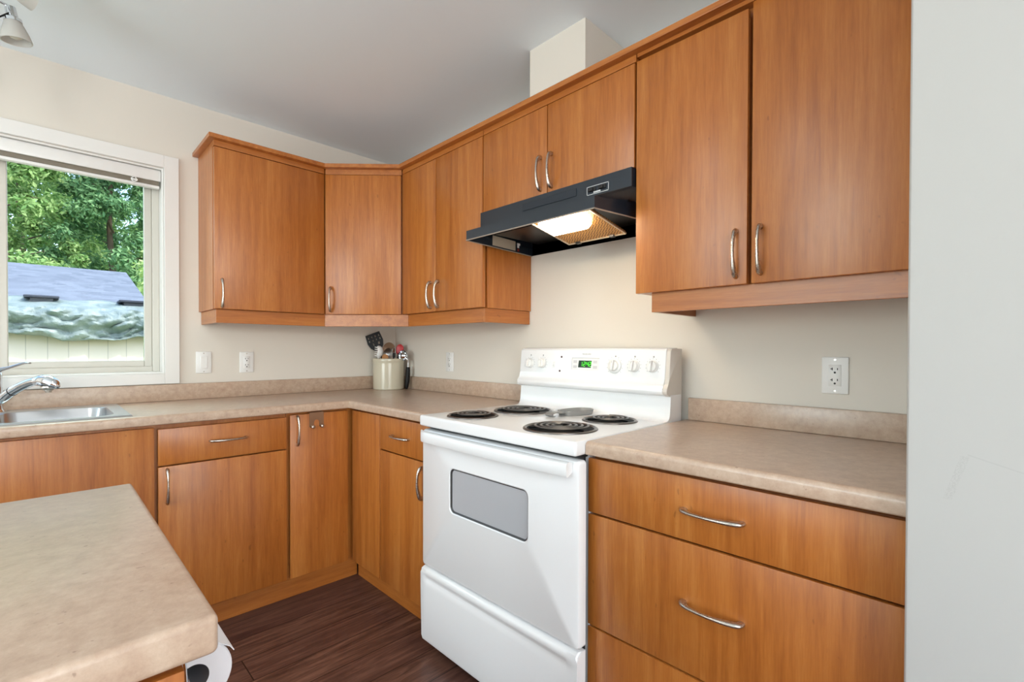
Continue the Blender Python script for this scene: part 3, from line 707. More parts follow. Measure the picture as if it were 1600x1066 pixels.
for r0, r1, xx in ((0, .0045, FX+.002),):
    o_ = [(xx, p, s) for p, s in rrect(-1.9275, -1.5225, .5665, .7335, .022)]; i_ = [(xx+.004, p, s) for p, s in rrect(-1.9215, -1.5285, .5725, .7275, .018)]
    i2 = [(xx+.0065, p, s) for p, s in rrect(-1.9215, -1.5285, .5725, .7275, .018)]
    loft(b, [o_, i_, i2], False)
link_obj('window_gasket', b, mat('dark_window_seal', srgb(60, 58, 58), .4), door)
# handle bar : full-width bowed shelf handle
b = NB(); yl, yr = DY1-.006, DY0+.022; Nn = 24; loops = []
for k in range(Nn+1):
    s = k/Nn; y = yl+(yr-yl)*s; bow = .030+.010*math.sin(PI*s); e_ = min(1, s/.04+.35)
    out = -bow*e_
    prof = [(-.001, .853), (out*.55, .858), (out*.9, .854), (out, .846), (out, .822), (out*.93, .816), (out*.75, .8145), (-.001, .826)]
    loops.append([(FX+px, y, pz) for px, pz in prof])
R = loft(b, loops); b.faces.new(R[0][::-1]); bmesh.ops.recalc_face_normals(b, faces=b.faces)
link_obj('door_handle', b, WHITE, door, 40)
# storage drawer
b = NB(); pf = [(-.642, .305), (FX+.006, .305), (FX-.004, .300), (FX-.008, .292), (FX-.008, .282), (FX-.003, .274), (FX-.0005, .266), (FX+.0005, .262), (FX-.003, .254), (FX-.006, .235), (FX-.006, .03), (FX-.001, .012), (FX+.010, .006), (-.642, .006)]
# ends plain, groove only between
def dprof(flatten):
    out = []
    for x_, z_ in pf:
        if flatten and .2 < z_ < .30 and x_ < -.66: x_ = FX-.006
        out.append((x_, z_))
    return out
ys = [(DY1-.000, True), (DY1-.030, True), (DY1-.040, False), (DY0+.045, False), (DY0+.035, True), (DY0, True)]
R = loft(b, [[(x_, y, z_) for x_, z_ in dprof(f_)] for y, f_ in ys]); b.faces.new(R[0][::-1])
bmesh.ops.bevel(b, geom=[e for e in b.edges if (all(abs(v.co.y-DY1) < 1e-5 for v in e.verts) or all(abs(v.co.y-DY0) < 1e-5 for v in e.verts)) and all(v.co.x < -.66 for v in e.verts)], offset=.006, segments=3, affect='EDGES', clamp_overlap=True)
link_obj('storage_drawer', b, WHITE, t, 40)
# cooktop
CTX = -.690
b = NB(); cz0, cz1 = .874, .917
pf = [(-.03, .884), (-.03, .918), (-.140, .918)]
TY0, TY1, TYC = -2.1265, -1.339, -1.353
box(b, CTX, -.105, TY0, TY1, cz0, cz1, .009, 4)
holes = [('burner', -.556, -1.512, .098), ('burner', -.300, -1.540, .121), ('burner', -.536, -1.942, .121), ('burner', -.266, -1.955, .098)]
cooktop = link_obj('cooktop', b, WHITE, t, 35)
b = NB(); box(b, -.650, -.60, TY0+.012, TY1-.006, .864, .8735); link_obj('vent_gap', b, DARKGAP, t)
for nm, x, y, r in holes:
    b = NB(); z = cz1
    lathe(b, [(r+.004, .0002), (r+.003, .004), (r-.002, .006), (r-.006, .0045), (r-.009, .001)], (x, y, z), n=56); br_ = link_obj('burner', b, RING, t, 40)
    b = NB(); lathe(b, [(r-.0088, .0012), (r-.02, .0006), (.02, .0004), (0, .0004)], (x, y, z), n=48); link_obj('drip_pan', b, PAN, br_, 40)
    b = NB(); turns = 3.0 if r < .11 else 3.8; pts = []; NN = int(turns*40); r0, r1 = .020, r-.027
    for k in range(NN+1):
        a = 2*PI*turns*k/NN + .6; rr = r0+(r1-r0)*k/NN; pts.append((x+rr*math.cos(a), y+rr*math.sin(a), z+.0115))
    tube(b, pts, 0.0042 if r < .11 else .0044, 8, flat=(1, .5)); link_obj('heating_coil', b, COIL, br_, 60)
    b = NB()
    for k in range(3):
        a = k*2*PI/3+.4; M = Matrix.Translation((x, y, 0)) @ Matrix.Rotation(a, 4, 'Z'); box(b, .006, r-.014, -.0014, .0014, z+.002, z+.0085, M=M)
    lathe(b, [(0, .0105), (.010, .0105), (.011, .008), (.011, .002)], (x, y, z), n=20); link_obj('coil_support', b, PAN, br_, 40)
# back riser + console
b = NB()
rise = [(-.040, .890), (-.165, .890), (-.165, .917), (-.150, .9175), (-.138, .921), (-.130, .930), (-.126, .945), (-.122, .985), (-.120, 1.012), (-.040, 1.012)]
prism(b, rise, 'y', TY0+.004, TYC, 0); link_obj('back_riser', b, WHITE, t, 50)
b = NB()
cons = [(-.030, 1.005), (-.128, 1.008), (-.146, 1.016), (-.150, 1.026), (-.148, 1.036), (-.134, 1.052), (-.129, 1.075), (-.119, 1.176), (-.112, 1.184), (-.095, 1.187), (-.030, 1.187)]
prism(b, cons, 'y', TY0+.024, TYC-.003, .0025, 2); cons_o = link_obj('control_console', b, WHITE, t, 50)
b = NB(); capf = [(-.030, .90), (-.095, .90), (-.100, 1.000), (-.128, 1.008), (-.146, 1.016), (-.149, 1.026), (-.147, 1.036), (-.133, 1.052), (-.128, 1.075), (-.118, 1.174), (-.108, 1.184), (-.030, 1.184)]
prism(b, capf, 'y', TY0+.006, TY0+.0235, .002, 2); link_obj('end_cap', b, mat('shaded_end_cap', srgb(214, 206, 196), .4), t, 50)  # right cap of the white console: beige puts its side shading into the colour
b = NB(); prism(b, capf, 'y', TYC-.0028, TYC, .0); link_obj('end_cap', b, WHITE, t, 50)
# face of console is the line (-.129,1.075)-(-.119,1.176)
fdir = Vector((.010, 0, .101)).normalized(); fn = Vector((-fdir.z, 0, fdir.x))
def onface(y, z, out=0):
    k = (z-1.075)/.101; return Vector((-.129+.010*k, y, z)) + fn*out
def facem(y, z, out=0): # local x -> +(-y) direction (right in the picture), y -> up the face, z -> outwards
    p = onface(y, z, out); return Matrix.Translation(p) @ Matrix(((0, fdir.x, fn.x, 0), (-1, 0, 0, 0), (0, fdir.z, fn.z, 0), (0, 0, 0, 1)))
def knob(y, z, r, big=False):
    b = NB(); c = onface(y, z, .0006)
    if big: lathe(b, [(r, 0), (r, .004), (r-.002, .006), (r*.70, .007)], c, fn, 32); rb = r*.70
    else: lathe(b, [(r, 0), (r, .004), (r*.9, .006)], c, fn, 32); rb = r*.9
    lathe(b, [(rb, .005), (rb*.93, .013), (rb*.86, .015), (0, .015)], c, fn, 32)
    M = facem(y, z, .0006) @ Matrix.Rotation(math.radians(-6), 4, 'Z'); box(b, -.0055, .0055, -rb*.98, rb*.98, .008, .026, .003, 2, M=M)
    k_ = link_obj('knob', b, WHITEP, cons_o, 40)
    b = NB(); box(b, -.0008, .0008, rb*.45, rb*.9, .0262, .0266, M=M); link_obj('pointer', b, MARK, k_)
    b = NB()
    for a in range(-130, 131, 26):
        M2 = facem(y, z, .0005) @ Matrix.Rotation(math.radians(a), 4, 'Z'); box(b, -.0007, .0007, r+.004, r+.0075, 0, .0003, M=M2)
    link_obj('dial_marks', b, MARK, cons_o)
knob(-1.418, 1.116, .0225); knob(-1.495, 1.117, .0225); knob(-1.884, 1.115, .031, True); knob(-1.972, 1.116, .0235); knob(-2.052, 1.117, .0235)
b = NB(); M = facem(-1.562, 1.112, .0005); box(b, -.008, .008, -.013, .013, 0, .002, .001, 2, M=M); box(b, -.004, .005, -.006, .006, .002, .005, .0015, 2, M=M @ Matrix.Rotation(.5, 4, 'Z')); link_obj('rocker_switch', b, WHITEP, cons_o)
for z in (1.147, 1.085):
    b = NB(); lathe(b, [(.0045, 0), (.0042, .0016), (0, .002)], onface(-1.606 if z > 1.1 else -1.600, z, .0004), fn, 16); link_obj('indicator_light', b, mat('dark_red_indicator', srgb(70, 20, 22), .3), cons_o, 40)
b = NB(); M = facem(-1.737, 1.118, .0004); box(b, -.070, .070, -.0245, .0245, 0, .0012, .001, 1, M=M); pn = link_obj('clock_panel', b, WHITEP, cons_o)
b = NB(); box(b, -.071, .071, .0245, .0260, 0, .0014, M=M); box(b, -.071, -.0695, -.024, .0245, 0, .0014, M=M); link_obj('panel_outline', b, MARK, pn)
b = NB(); M = facem(-1.735, 1.118, .0017)
prism(b, [(-.034, -.015), (-.031, .015), (.036, .015), (.033, -.015)], 'z', 0, .0005, M=M); disp = link_obj('clock_display', b, DISP, pn)
def text_mesh(body, size, M, m, parent, name, shear=0, ex=.0002):
    c = bpy.data.curves.new('txt', 'FONT'); c.body = body; c.size = size; c.align_x = 'CENTER'; c.align_y = 'CENTER'; c.shear = shear; c.extrude = ex; c.space_character = 1.05
    o = bpy.data.objects.new('txt', c); COL.objects.link(o); bpy.context.view_layer.update()
    me = bpy.data.meshes.new_from_object(o.evaluated_get(bpy.context.evaluated_depsgraph_get())); bpy.data.objects.remove(o); bpy.data.curves.remove(c)
    bm = NB(); bm.from_mesh(me); bpy.data.meshes.remove(me); bmesh.ops.transform(bm, matrix=M, verts=bm.verts); return link_obj(name, bm, m, parent)
# seven-segment 12:42
SEG = {'1': 'bc', '2': 'abged', '4': 'fgbc'}
b = NB(); M = facem(-1.738, 1.118, .0023)
def seg7(ch, cx_, w=.0085, h=.018, s=.0017):
    S_ = {'a': (-w/2, w/2, h/2-s/2, h/2+s/2), 'g': (-w/2, w/2, -s/2, s/2), 'd': (-w/2, w/2, -h/2-s/2, -h/2+s/2), 'f': (-w/2-s/2, -w/2+s/2, 0, h/2), 'b': (w/2-s/2, w/2+s/2, 0, h/2), 'e': (-w/2-s/2, -w/2+s/2, -h/2, 0), 'c': (w/2-s/2, w/2+s/2, -h/2, 0)}
    for k in SEG[ch]:
        x0, x1, z0, z1 = S_[k]; box(b, cx_+x0, cx_+x1, z0, z1, 0, .0003, M=M)
seg7('1', -.020); seg7('2', -.004); seg7('4', .012); seg7('2', .026)
for z in (-.004, .004): box(b, .0035, .0050, z-.0008, z+.0008, 0, .0003, M=M)
link_obj('clock_digits', b, GREEN, disp)
BTN = mat('grey_button', srgb(206, 204, 204), .4)
for dx, dz in ((-.052, .010), (-.052, -.012), (.052, .010), (.052, -.012)):
    b = NB(); M = facem(-1.737-dx, 1.118+dz, .0017); box(b, -.010, .010, -.006, .006, 0, .0010, .0008, 2, M=M); link_obj('button', b, BTN, pn)
text_mesh('FRIGIDAIRE', .0085, facem(-1.742, 1.160, .0004), MARK, cons_o, 'maker_lettering')
for y in (-1.418, -1.495, -1.884, -1.972, -2.052):
    b = NB(); M = facem(y-.002, 1.153, .0004); box(b, -.003, .003, -.003, .003, 0, .0002, M=M); box(b, -.0018, .0018, -.0018, .0018, .0001, .0004, M=M); link_obj('burner_symbol', b, MARK, cons_o)

# spoon rest lying on the cooktop
PANM = mat('brushed_pewter', srgb(160, 159, 156), .5, .55)
sr = Vector((-.235, -1.760, cz1+.0006))
d_ = Vector((-.350+.110, -1.735+1.775, 0)).normalized(); s_ = Vector((-d_.y, d_.x, 0))
MR = Matrix.Translation(sr) @ Matrix(((d_.x, s_.x, 0, 0), (d_.y, s_.y, 0, 0), (0, 0, 1, 0), (0, 0, 0, 1)))
t = thing('spoon_rest', 'small pewter spoon rest tray lying between the stove burners', 'spoon rest', tuple(sr))
def tray_loop(s, z):
    base = [(-.098, 0), (-.080, .036), (-.03, .046), (.045, .038), (.060, .018), (.060, -.018), (.045, -.038), (-.03, -.046), (-.080, -.036)]
    P_ = spline([(x*s[0], y*s[1], 0) for x, y in base+[base[0]]], 4)[:-1]; return [MR @ Vector((p.x, p.y, z)) for p in P_]
b = NB(); R = loft(b, [tray_loop((.93, .90), 0), tray_loop((1.0, 1.0), .018), tray_loop((.985, .975), .0192), tray_loop((.965, .945), .0175), tray_loop((.90, .86), .003)]); b.faces.new(R[0][::-1]); link_obj('tray', b, PANM, t, 40)
b = NB(); 
pf = [(.052, .0155), (.085, .0160), (.112, .0165), (.124, .014), (.129, .007), (.124, .001), (.112, .0005), (.110, .003), (.118, .004), (.1225, .008), (.119, .0125), (.110, .0140), (.085, .0125), (.050, .0100)]
prism(b, pf, 'y', -.021, .021, M=MR); link_obj('handle', b, PANM, t, 50)

# ------------------------------------------------------------------ range hood
t = thing('range_hood', 'black under-cabinet range hood with its lamp lit, above the stove', 'range hood', (-.25, -1.7, 1.65))
HY0, HY1 = -2.090, -1.310
b = NB()
fl, fr_ = -1.352, -2.022     # front lip corners
zl0, zl1 = 1.650, 1.690
def quad(bm, pts): bm.faces.new([bm.verts.new(p) for p in pts])
o_ = NB()
# outer shell as closed thin-walled form: top box behind band + flaring canopy
V = lambda *p: p
outT = [V(-.343, HY1, 1.735), V(-.343, HY0, 1.735)]
def shell(bm, e):
    L = [(-.003-e*.0, HY1-e, zl0), (-.460+e, fl-e, zl0), (-.460+e, fr_+e, zl0), (-.003, HY0+e, zl0)]
    U = [(-.003, HY1-e, zl1-e), (-.460+e, fl-e, zl1-e), (-.460+e, fr_+e, zl1-e), (-.003, HY0+e, zl1-e)]
    W = [(-.003, HY1-e, 1.735-e), (-.343+e, HY1-e, 1.735-e), (-.343+e, HY0+e, 1.735-e), (-.003, HY0+e, 1.735-e)]
    return L, U, W
L, U, W = shell(b, 0)
Lv = [b.verts.new(p) for p in L]; Uv = [b.verts.new(p) for p in U]; Wv = [b.verts.new(p) for p in W]
T0 = [b.verts.new((p[0], p[1], HB-.001)) for p in W]
for A_, B_ in ((Lv, Uv), (Uv, Wv), (Wv, T0)):
    for k in range(3): b.faces.new((A_[k], A_[k+1], B_[k+1], B_[k]))
    b.faces.new((A_[3], A_[0], B_[0], B_[3]))
b.faces.new(T0)
# inner liner
L2, U2, W2 = shell(b, .006)
Lw = [b.verts.new(p) for p in L2]; Uw = [b.verts.new(p) for p in U2]; Ww = [b.verts.new(p) for p in W2]
for k in range(4): b.faces.new((Lv[k], Lv[(k+1) % 4], Lw[(k+1) % 4], Lw[k]))
nf = len(b.faces)
for A_, B_ in ((Lw, Uw), (Uw, Ww)):
    for k in range(4): b.faces.new((A_[k], A_[(k+1) % 4], B_[(k+1) % 4], B_[k]))
b.faces.new(Ww)
hood = link_obj('canopy', b, BLACKM, t)
b = NB()   # bottom bead along lip
for p, q_ in ((L[0], L[1]), (L[1], L[2]), (L[2], L[3])): tube(b, [Vector(p)-Vector((0, 0, .0005)), Vector(q_)-Vector((0, 0, .0005))], .0028, 8)
link_obj('lip_bead', b, mat('pale_lip_edge', srgb(168, 156, 144), .4, .4), t, 40)  # bead in a paler tone than the hood
b = NB(); box(b, -.3455, -.3432, -1.857, -1.577, 1.752, 1.781, .0008, 1); link_obj('vent_cover', b, mat('black_vent_cover', srgb(30, 38, 48), .5), t)
b = NB(); y0, y1, z0, z1 = -2.000, -1.905, 1.733+.008, 1.772
for a in ((y0, y1, z1-.0025, z1), (y0, y1, z0, z0+.0025), (y0, y0+.0025, z0, z1), (y1-.0025, y1, z0, z1)): box(b, -.3452, -.3434, *a)
cp_ = link_obj('control_panel', b, mat('silver_print', srgb(190, 190, 192), .4), t)
for yy in (-1.928, -1.972):
    b = NB(); box(b, -.347, -.3434, yy-.016, yy+.016, z0+.011, z1-.006, .0008, 1); box(b, -.352, -.347, yy-.006, yy+.010, z0+.012, z1-.008, .001, 1); link_obj('rocker_switch', b, BLACKIN, cp_)
b = NB(); box(b, -.3452, -.3436, -1.965, -1.935, z0+.0045, z0+.0095); link_obj('switch_label', b, mat('white_print', srgb(220, 220, 220), .5), cp_)
# filter and lamp lens
b = NB(); fa = Vector((-.448, 0, 1.655)); fb = Vector((-.222, 0, 1.612))
fq = [(fa.x, fa.z), (fb.x, fb.z), (fb.x, fb.z+.010), (fa.x, fa.z+.010)]
prism(b, fq, 'y', -1.990, -1.728); fl_ = link_obj('grease_filter', b, FILT, t)
b = NB()
e1 = Vector((fa.x, 0, fa.z)); e2 = Vector((fb.x, 0, fb.z))
for (p, q_) in (((fa.x, -1.992, fa.z), (fb.x, -1.992, fb.z)), ((fa.x, -1.726, fa.z), (fb.x, -1.726, fb.z)), ((fb.x, -1.726, fb.z), (fb.x, -1.992, fb.z)), ((fa.x, -1.726, fa.z), (fa.x, -1.992, fa.z))):
    tube(b, [p, q_], .0042, 8)
link_obj('filter_frame', b, mat('filter_frame_alu', srgb(206, 190, 168), .35, .9), fl_, 40)
for yy in (-1.775, -1.935):
    b = NB(); box(b, fb.x-.010, fb.x+.008, yy-.010, yy+.010, fb.z-.006, fb.z+.004, .001, 1); link_obj('filter_clip', b, BLACKIN, fl_)
b = NB()
def lens_loop(x0, x1, y0, y1, za, zb_): return [(x0, y0, za), (x1, y0, zb_), (x1, y1, zb_), (x0, y1, za)]
R = loft(b, [lens_loop(-.452, -.355, -1.945, -1.752, 1.652, 1.635), lens_loop(-.448, -.365, -1.930, -1.765, 1.628, 1.612)]); b.faces.new(R[0][::-1])
bmesh.ops.bevel(b, geom=b.edges[:], offset=.006, segments=3, affect='EDGES')
link_obj('lamp_lens', b, LENS, t, 40)
# back plate, divider, stickers inside
b = NB(); box(b, -.30, -.010, -2.05, -1.36, 1.7, 1.712); link_obj('inner_plate', b, BLACKIN, t)
def inner_left(u, z):  # point on inner left wall from front (u=0) to back (u=1)
    return Vector((-.454+.44*u, fl-.0062+(.042)*u, z))
b = NB()
dv2 = (inner_left(1, 0)-inner_left(0, 0)).normalized(); nn = Vector((dv2.y, -dv2.x, 0))
def sticker(u0, u1, z0, z1, m, name, par=t):
    b = NB(); p, q_ = inner_left(u0, 0), inner_left(u1, 0); n = nn*.0006
    if n.y > 0: n = -n
    A4 = [Vector((p.x, p.y, z0)), Vector((q_.x, q_.y, z0)), Vector((q_.x, q_.y, z1)), Vector((p.x, p.y, z1))]
    v0 = [b.verts.new(v+n*.3) for v in A4]; v1 = [b.verts.new(v+n) for v in A4]
    b.faces.new(v0); b.faces.new(v1[::-1])
    for k in range(4): b.faces.new((v0[k], v0[(k+1) % 4], v1[(k+1) % 4], v1[k]))
    return link_obj(name, b, m, par)
STK = mat('silver_sticker', srgb(176, 160, 140), .4, .4)
q = N(STK); v_ = q.coords((1, 1, 1)); xx = q.n('ShaderNodeTexWave', bands_direction='Z'); xx.inputs['Scale'].default_value = 60; xx.inputs['Distortion'].default_value = 2; q.l(v_, xx.inputs['Vector'])
q.l(q.mix(q.math('MULTIPLY', xx.outputs['Fac'], .3), srgb(226, 214, 196), srgb(120, 108, 94)), q.b.inputs['Base Color'])
sticker(.35, .72, 1.655, 1.700, STK, 'rating_sticker')
sticker(.75, .80, 1.672, 1.695, PAPER, 'certification_sticker')
sticker(.755, .795, 1.656, 1.668, mat('red_sticker', srgb(170, 60, 40), .5), 'warning_sticker')

# ------------------------------------------------------------------ switch + outlets
def wall_plate(name, label, cat, c, nrm, kind, w=.0715, h=.1150, group=None):
    c = Vector(c); n = Vector(nrm); right = Vector((0, 0, 1)).cross(n); M = Matrix.Translation(c) @ Matrix(((right.x, 0, n.x, 0), (right.y, 0, n.y, 0), (0, 1, 0, 0), (0, 0, 0, 1)))
    t = thing(name, label, cat, tuple(c), group)
    b = NB(); box(b, -w/2, w/2, -h/2, h/2, .0004, .0062, .0025, 2, M=M); link_obj('cover_plate', b, WHITEP, t, 50)
    b = NB(); box(b, -.0168, .0168, -.0335, .0335, .006, .0078, .001, 1, M=M)
    if kind == 'switch':
        r_ = link_obj('switch_frame', b, WHITEP, t, 50)
        b = NB(); prism(b, [(-.030, .0078), (.030, .0078), (.030, .0135), (0, .0098), (-.030, .0086)], 'x', -.0145, .0145, M=M @ Matrix(((1, 0, 0, 0), (0, 1, 0, 0), (0, 0, 1, 0), (0, 0, 0, 1)))); link_obj('rocker', b, WHITEP, t, 50)
    else:
        r_ = link_obj('receptacle', b, WHITEP, t, 50); b = NB()
        for s in (.017, -.017):
            box(b, -.0082, -.0058, s-.001, s+.007, .0077, .0081, M=M); box(b, .0058, .0080, s, s+.0062, .0077, .0081, M=M)
            if kind == 'gfci': box(b, -.0118, -.0080, s+.002, s+.0042, .0077, .0081, M=M)
            lathe(b, [(.0031, .0077), (.0031, .0081), (0, .0081)], M @ Vector((0, s-.008, 0)), n, 12)
        # lathe offsets run along the normal
        link_obj('slots', b, SLOT, r_)
    for s in (.0485, -.0485):
        b = NB(); lathe(b, [(.0032, .0060), (.0030, .0069), (0, .0071)], M @ Vector((0, s, 0)), n, 12); link_obj('screw', b, NICKEL, t, 40)
    return t
wall_plate('light_switch', 'white rocker light switch on the wall just right of the window', 'switch', (-1.155, 0, 1.106), (0, -1, 0), 'switch')
wall_plate('wall_outlet', 'white outlet under the single-door cabinet on the window wall', 'outlet', (-.948, 0, 1.1035), (0, -1, 0), 'std')
wall_plate('wall_outlet', 'white outlet between the crock and the stove', 'outlet', (0, -.633, 1.1025), (-1, 0, 0), 'std')
wall_plate('wall_outlet', 'white outlet with T-slots above the countertop right of the stove', 'outlet', (0, -2.608, 1.1015), (-1, 0, 0), 'gfci')

# ------------------------------------------------------------------ utensil crock and its tools
cc = Vector((-.126, -.126, CT)); cr_ = .100; ch = .203
b = NB(); lathe(b, [(cr_-.004, 0.0005), (cr_, .005), (cr_+.001, .17), (cr_+.001, .178), (cr_+.004, .183), (cr_+.0045, .196), (cr_+.002, ch), (cr_-.006, ch), (cr_-.010, ch-.006), (cr_-.010, .012), (0, .012)], cc, n=56)
lathe(b, [(cr_-.004, .0005), (0, .0005)], cc, n=56); bmesh.ops.remove_doubles(b, verts=b.verts, dist=1e-5)
tag(single('utensil_crock', b, CROCK, tuple(cc), 40), 'cream stoneware crock holding cooking utensils in the counter corner', 'crock')
vr = Vector((.713, -.701, 0)); vu = Vector((0, 0, 1)); vb = Vector((.701, .713, 0))   # across, up, away from the viewer side
def at(a, up, back=0): return cc + vr*a + vb*back + vu*up
def frame(p, axis_up, facing):   # local y along axis_up, z along facing
    y = Vector(axis_up).normalized(); z = Vector(facing); z = (z-y*z.dot(y)).normalized(); x = y.cross(z)
    return Matrix.Translation(p) @ Matrix(((x.x, y.x, z.x, 0), (x.y, y.y, z.y, 0), (x.z, y.z, z.z, 0), (0, 0, 0, 1)))
# slotted turner
foot = at(.035, .016, -.03); neck = at(-.072, .262, .015); dr = (neck-foot).normalized()
t = thing('slotted_spatula', 'black nylon slotted spatula leaning out of the crock', 'spatula', tuple(foot))
b = NB(); tube(b, [foot, foot+dr*.12, neck], [.0075, .0065, .0055], 10); link_obj('shaft', b, RUBBER, t, 40)
MM = frame(neck, vr*-.36+vu*.93, -vb+vu*.15) @ Matrix.Scale(1.16, 4)
b = NB(); out_ = [(-.012, -.012), (-.038, .018), (-.046, .045), (-.043, .098), (.040, .098), (.046, .045), (.036, .018), (.012, -.012)]
slots = [(-.030, .058), (-.010, .058), (.010, .058), (.030, .058), (-.030, .078), (-.010, .078), (.010, .078), (.030, .078), (-.016, .034), (.016, .034)]
# build the blade as grid with holes
def blade(bm, M, t0=0, t1=.0022):
    nx, ny = 17, 22; import itertools
    xs = [-.0425+.005*i for i in range(nx+1)]; ysg = [-.012+.005*j for j in range(ny+1)]
    def halfw(y):
        pts_ = [(-.012, .012), (.018, .037), (.045, .046), (.098, .042)]
        for (a, wa), (c, wc) in zip(pts_, pts_[1:]):
            if a <= y <= c: return wa+(wc-wa)*(y-a)/(c-a)
        return .042
    keep = []
    for i in range(nx):
        for j in range(ny):
            xc, yc = (xs[i]+xs[i+1])/2, (ysg[j]+ysg[j+1])/2
            hole = any(abs(xc-sx_) < .004 and abs(yc-sy_) < .0065 for sx_, sy_ in slots)
            if not hole: keep.append((i, j))
    cache = {}
    def vv(i, j, z):
        k = (i, j, z)
        if k not in cache:
            y = ysg[j]; hw = halfw(y); x = (xs[i]/.0425)*hw; cache[k] = bm.verts.new(M @ Vector((x, y, z + .10*x*x*8*.0)))
        return cache[k]
    ks = set(keep)
    for (i, j) in keep:
        bm.faces.new((vv(i, j, t0), vv(i, j+1, t0), vv(i+1, j+1, t0), vv(i+1, j, t0)))
        bm.faces.new((vv(i, j, t1), vv(i+1, j, t1), vv(i+1, j+1, t1), vv(i, j+1, t1)))
        for (di, dj, a, c) in ((-1, 0, (i, j), (i, j+1)), (1, 0, (i+1, j+1), (i+1, j)), (0, 1, (i, j+1), (i+1, j+1)), (0, -1, (i+1, j), (i, j))):
            if (i+di, j+dj) not in ks:
                bm.faces.new((vv(*a, t0), vv(*a, t1), vv(*c, t1), vv(*c, t0)))
blade(b, MM); link_obj('blade', b, RUBBER, t)
# pasta fork
foot = at(.02, .016, -.045); neck = at(-.052, .205, -.045); dr = (neck-foot).normalized()
t = thing('pasta_fork', 'white and black toothed pasta fork in the front of the crock', 'fork', tuple(foot))
b = NB(); tube(b, [foot, neck], [.006, .005], 10); link_obj('shaft', b, RUBBER, t, 40)
b = NB(); pts = spline([neck, at(-.048, .225, -.050), at(-.040, .250, -.052), at(-.046, .272, -.050), at(-.058, .284, -.048)], 5); tube(b, pts, lerpl([.008, .018, .020, .017, .008], len(pts)), 12, flat=(.5, 1)); link_obj('head', b, WHITEP, t, 40)
b = NB()
for k in range(5):
    z = .218+.0135*k; tube(b, [at(-.046, z, -.058), at(-.060, z+.003, -.064), at(-.074, z+.006, -.063)], [.0042, .0036, .0022], 8)
link_obj('teeth', b, WHITEP, t, 40)
# spoons
def spoon(name, label, foot, neck, c, a, bb, m, fac=-vb, cup=.006, sm=None):
    t = thing(name, label, 'spoon', tuple(foot)); d = (c-foot).normalized()
    b = NB(); tube(b, [foot, neck], [.0055, .005], 10); link_obj('shaft', b, sm or m, t, 40)
    b = NB(); M = frame(c, c-neck, fac); rings = []
    for k in range(7):
        r = k/6; z = -cup*(1-r*r)*2
        rings.append((r, z))
    def rr(r, z, n=28):
        if r == 0: return [b.verts.new(M @ Vector((0, 0, z)))]
        return [b.verts.new(M @ Vector((a*r*math.cos(2*PI*k/n)*(1 if math.sin(2*PI*k/n) > 0 else 1-.25*(math.sin(2*PI*k/n)**2)), bb*r*math.sin(2*PI*k/n), z))) for k in range(n)]
    top = [rr(r, z) for r, z in rings]; bot = [rr(r, z-.002) for r, z in rings]
    for S_ in (top, bot):
        for A_, B_ in zip(S_, S_[1:]):
            for k in range(28):
                if len(A_) == 1: b.faces.new((A_[0], B_[k], B_[(k+1) % 28]))
                else: b.faces.new((A_[k], B_[k], B_[(k+1) % 28], A_[(k+1) % 28]))
    for k in range(28): b.faces.new((top[-1][k], top[-1][(k+1) % 28], bot[-1][(k+1) % 28], bot[-1][k]))
    link_obj('bowl', b, m, t, 50)
spoon('serving_spoon', 'large brown serving spoon standing upright at the back of the crock', at(.0, .016, .04), at(-.010, .220, .03), at(-.006, .260, .03), .042, .050, BRONZE)
spoon('serving_spoon', 'small steel serving spoon in the middle of the crock', at(.02, .016, .0), at(-.012, .205, .0), at(-.002, .234, -.004), .030, .038, STEEL)
spoon('wooden_spoon', 'wooden spoon with its flat tip just above the crock rim', at(.01, .016, -.02), at(-.012, .170, -.030), at(-.014, .206, -.034), .022, .026, WOODSPOON, cup=.002)
# red spatula
foot = at(-.02, .016, .03); neck = at(.066, .225, .03)
t = thing('silicone_spatula', 'red-headed silicone spatula standing in the crock', 'spatula', tuple(foot))
b = NB(); tube(b, [foot, at(.058, .205, .03), neck+vu*.012], [.006, .008, .012], 12); link_obj('shaft', b, RUBBER, t, 40)
b = NB(); M = frame(neck, vr*.03+vu, -vb); prism(b, [(-.014, 0), (-.024, .015), (-.025, .052), (-.012, .070), (.006, .073), (.024, .060), (.027, .018), (.016, 0)], 'z', -.006, .006, .0045, 3, M=M); link_obj('blade', b, RED, t, 50)
t = thing('kitchen_tongs', 'black-handled utensil with a thin steel loop beside the red spatula', 'utensil', tuple(at(.0, .016, .01)))
b = NB(); tube(b, [at(.0, .016, .01), at(.034, .215, .005)], .005, 10); tube(b, [at(.034, .21, .005), at(.036, .240, .004)], .0085, 10); link_obj('shaft', b, RUBBER, t, 40)
b = NB(); c0 = at(.036, .238, .004); tube(b, spline([c0, c0+vr*-.012+vu*.012, c0+vr*-.010+vu*.03, c0+vr*.002+vu*.036, c0+vr*.008+vu*.02, c0+vr*.004], 5), .0016, 8); link_obj('loop', b, STEEL, t, 40)
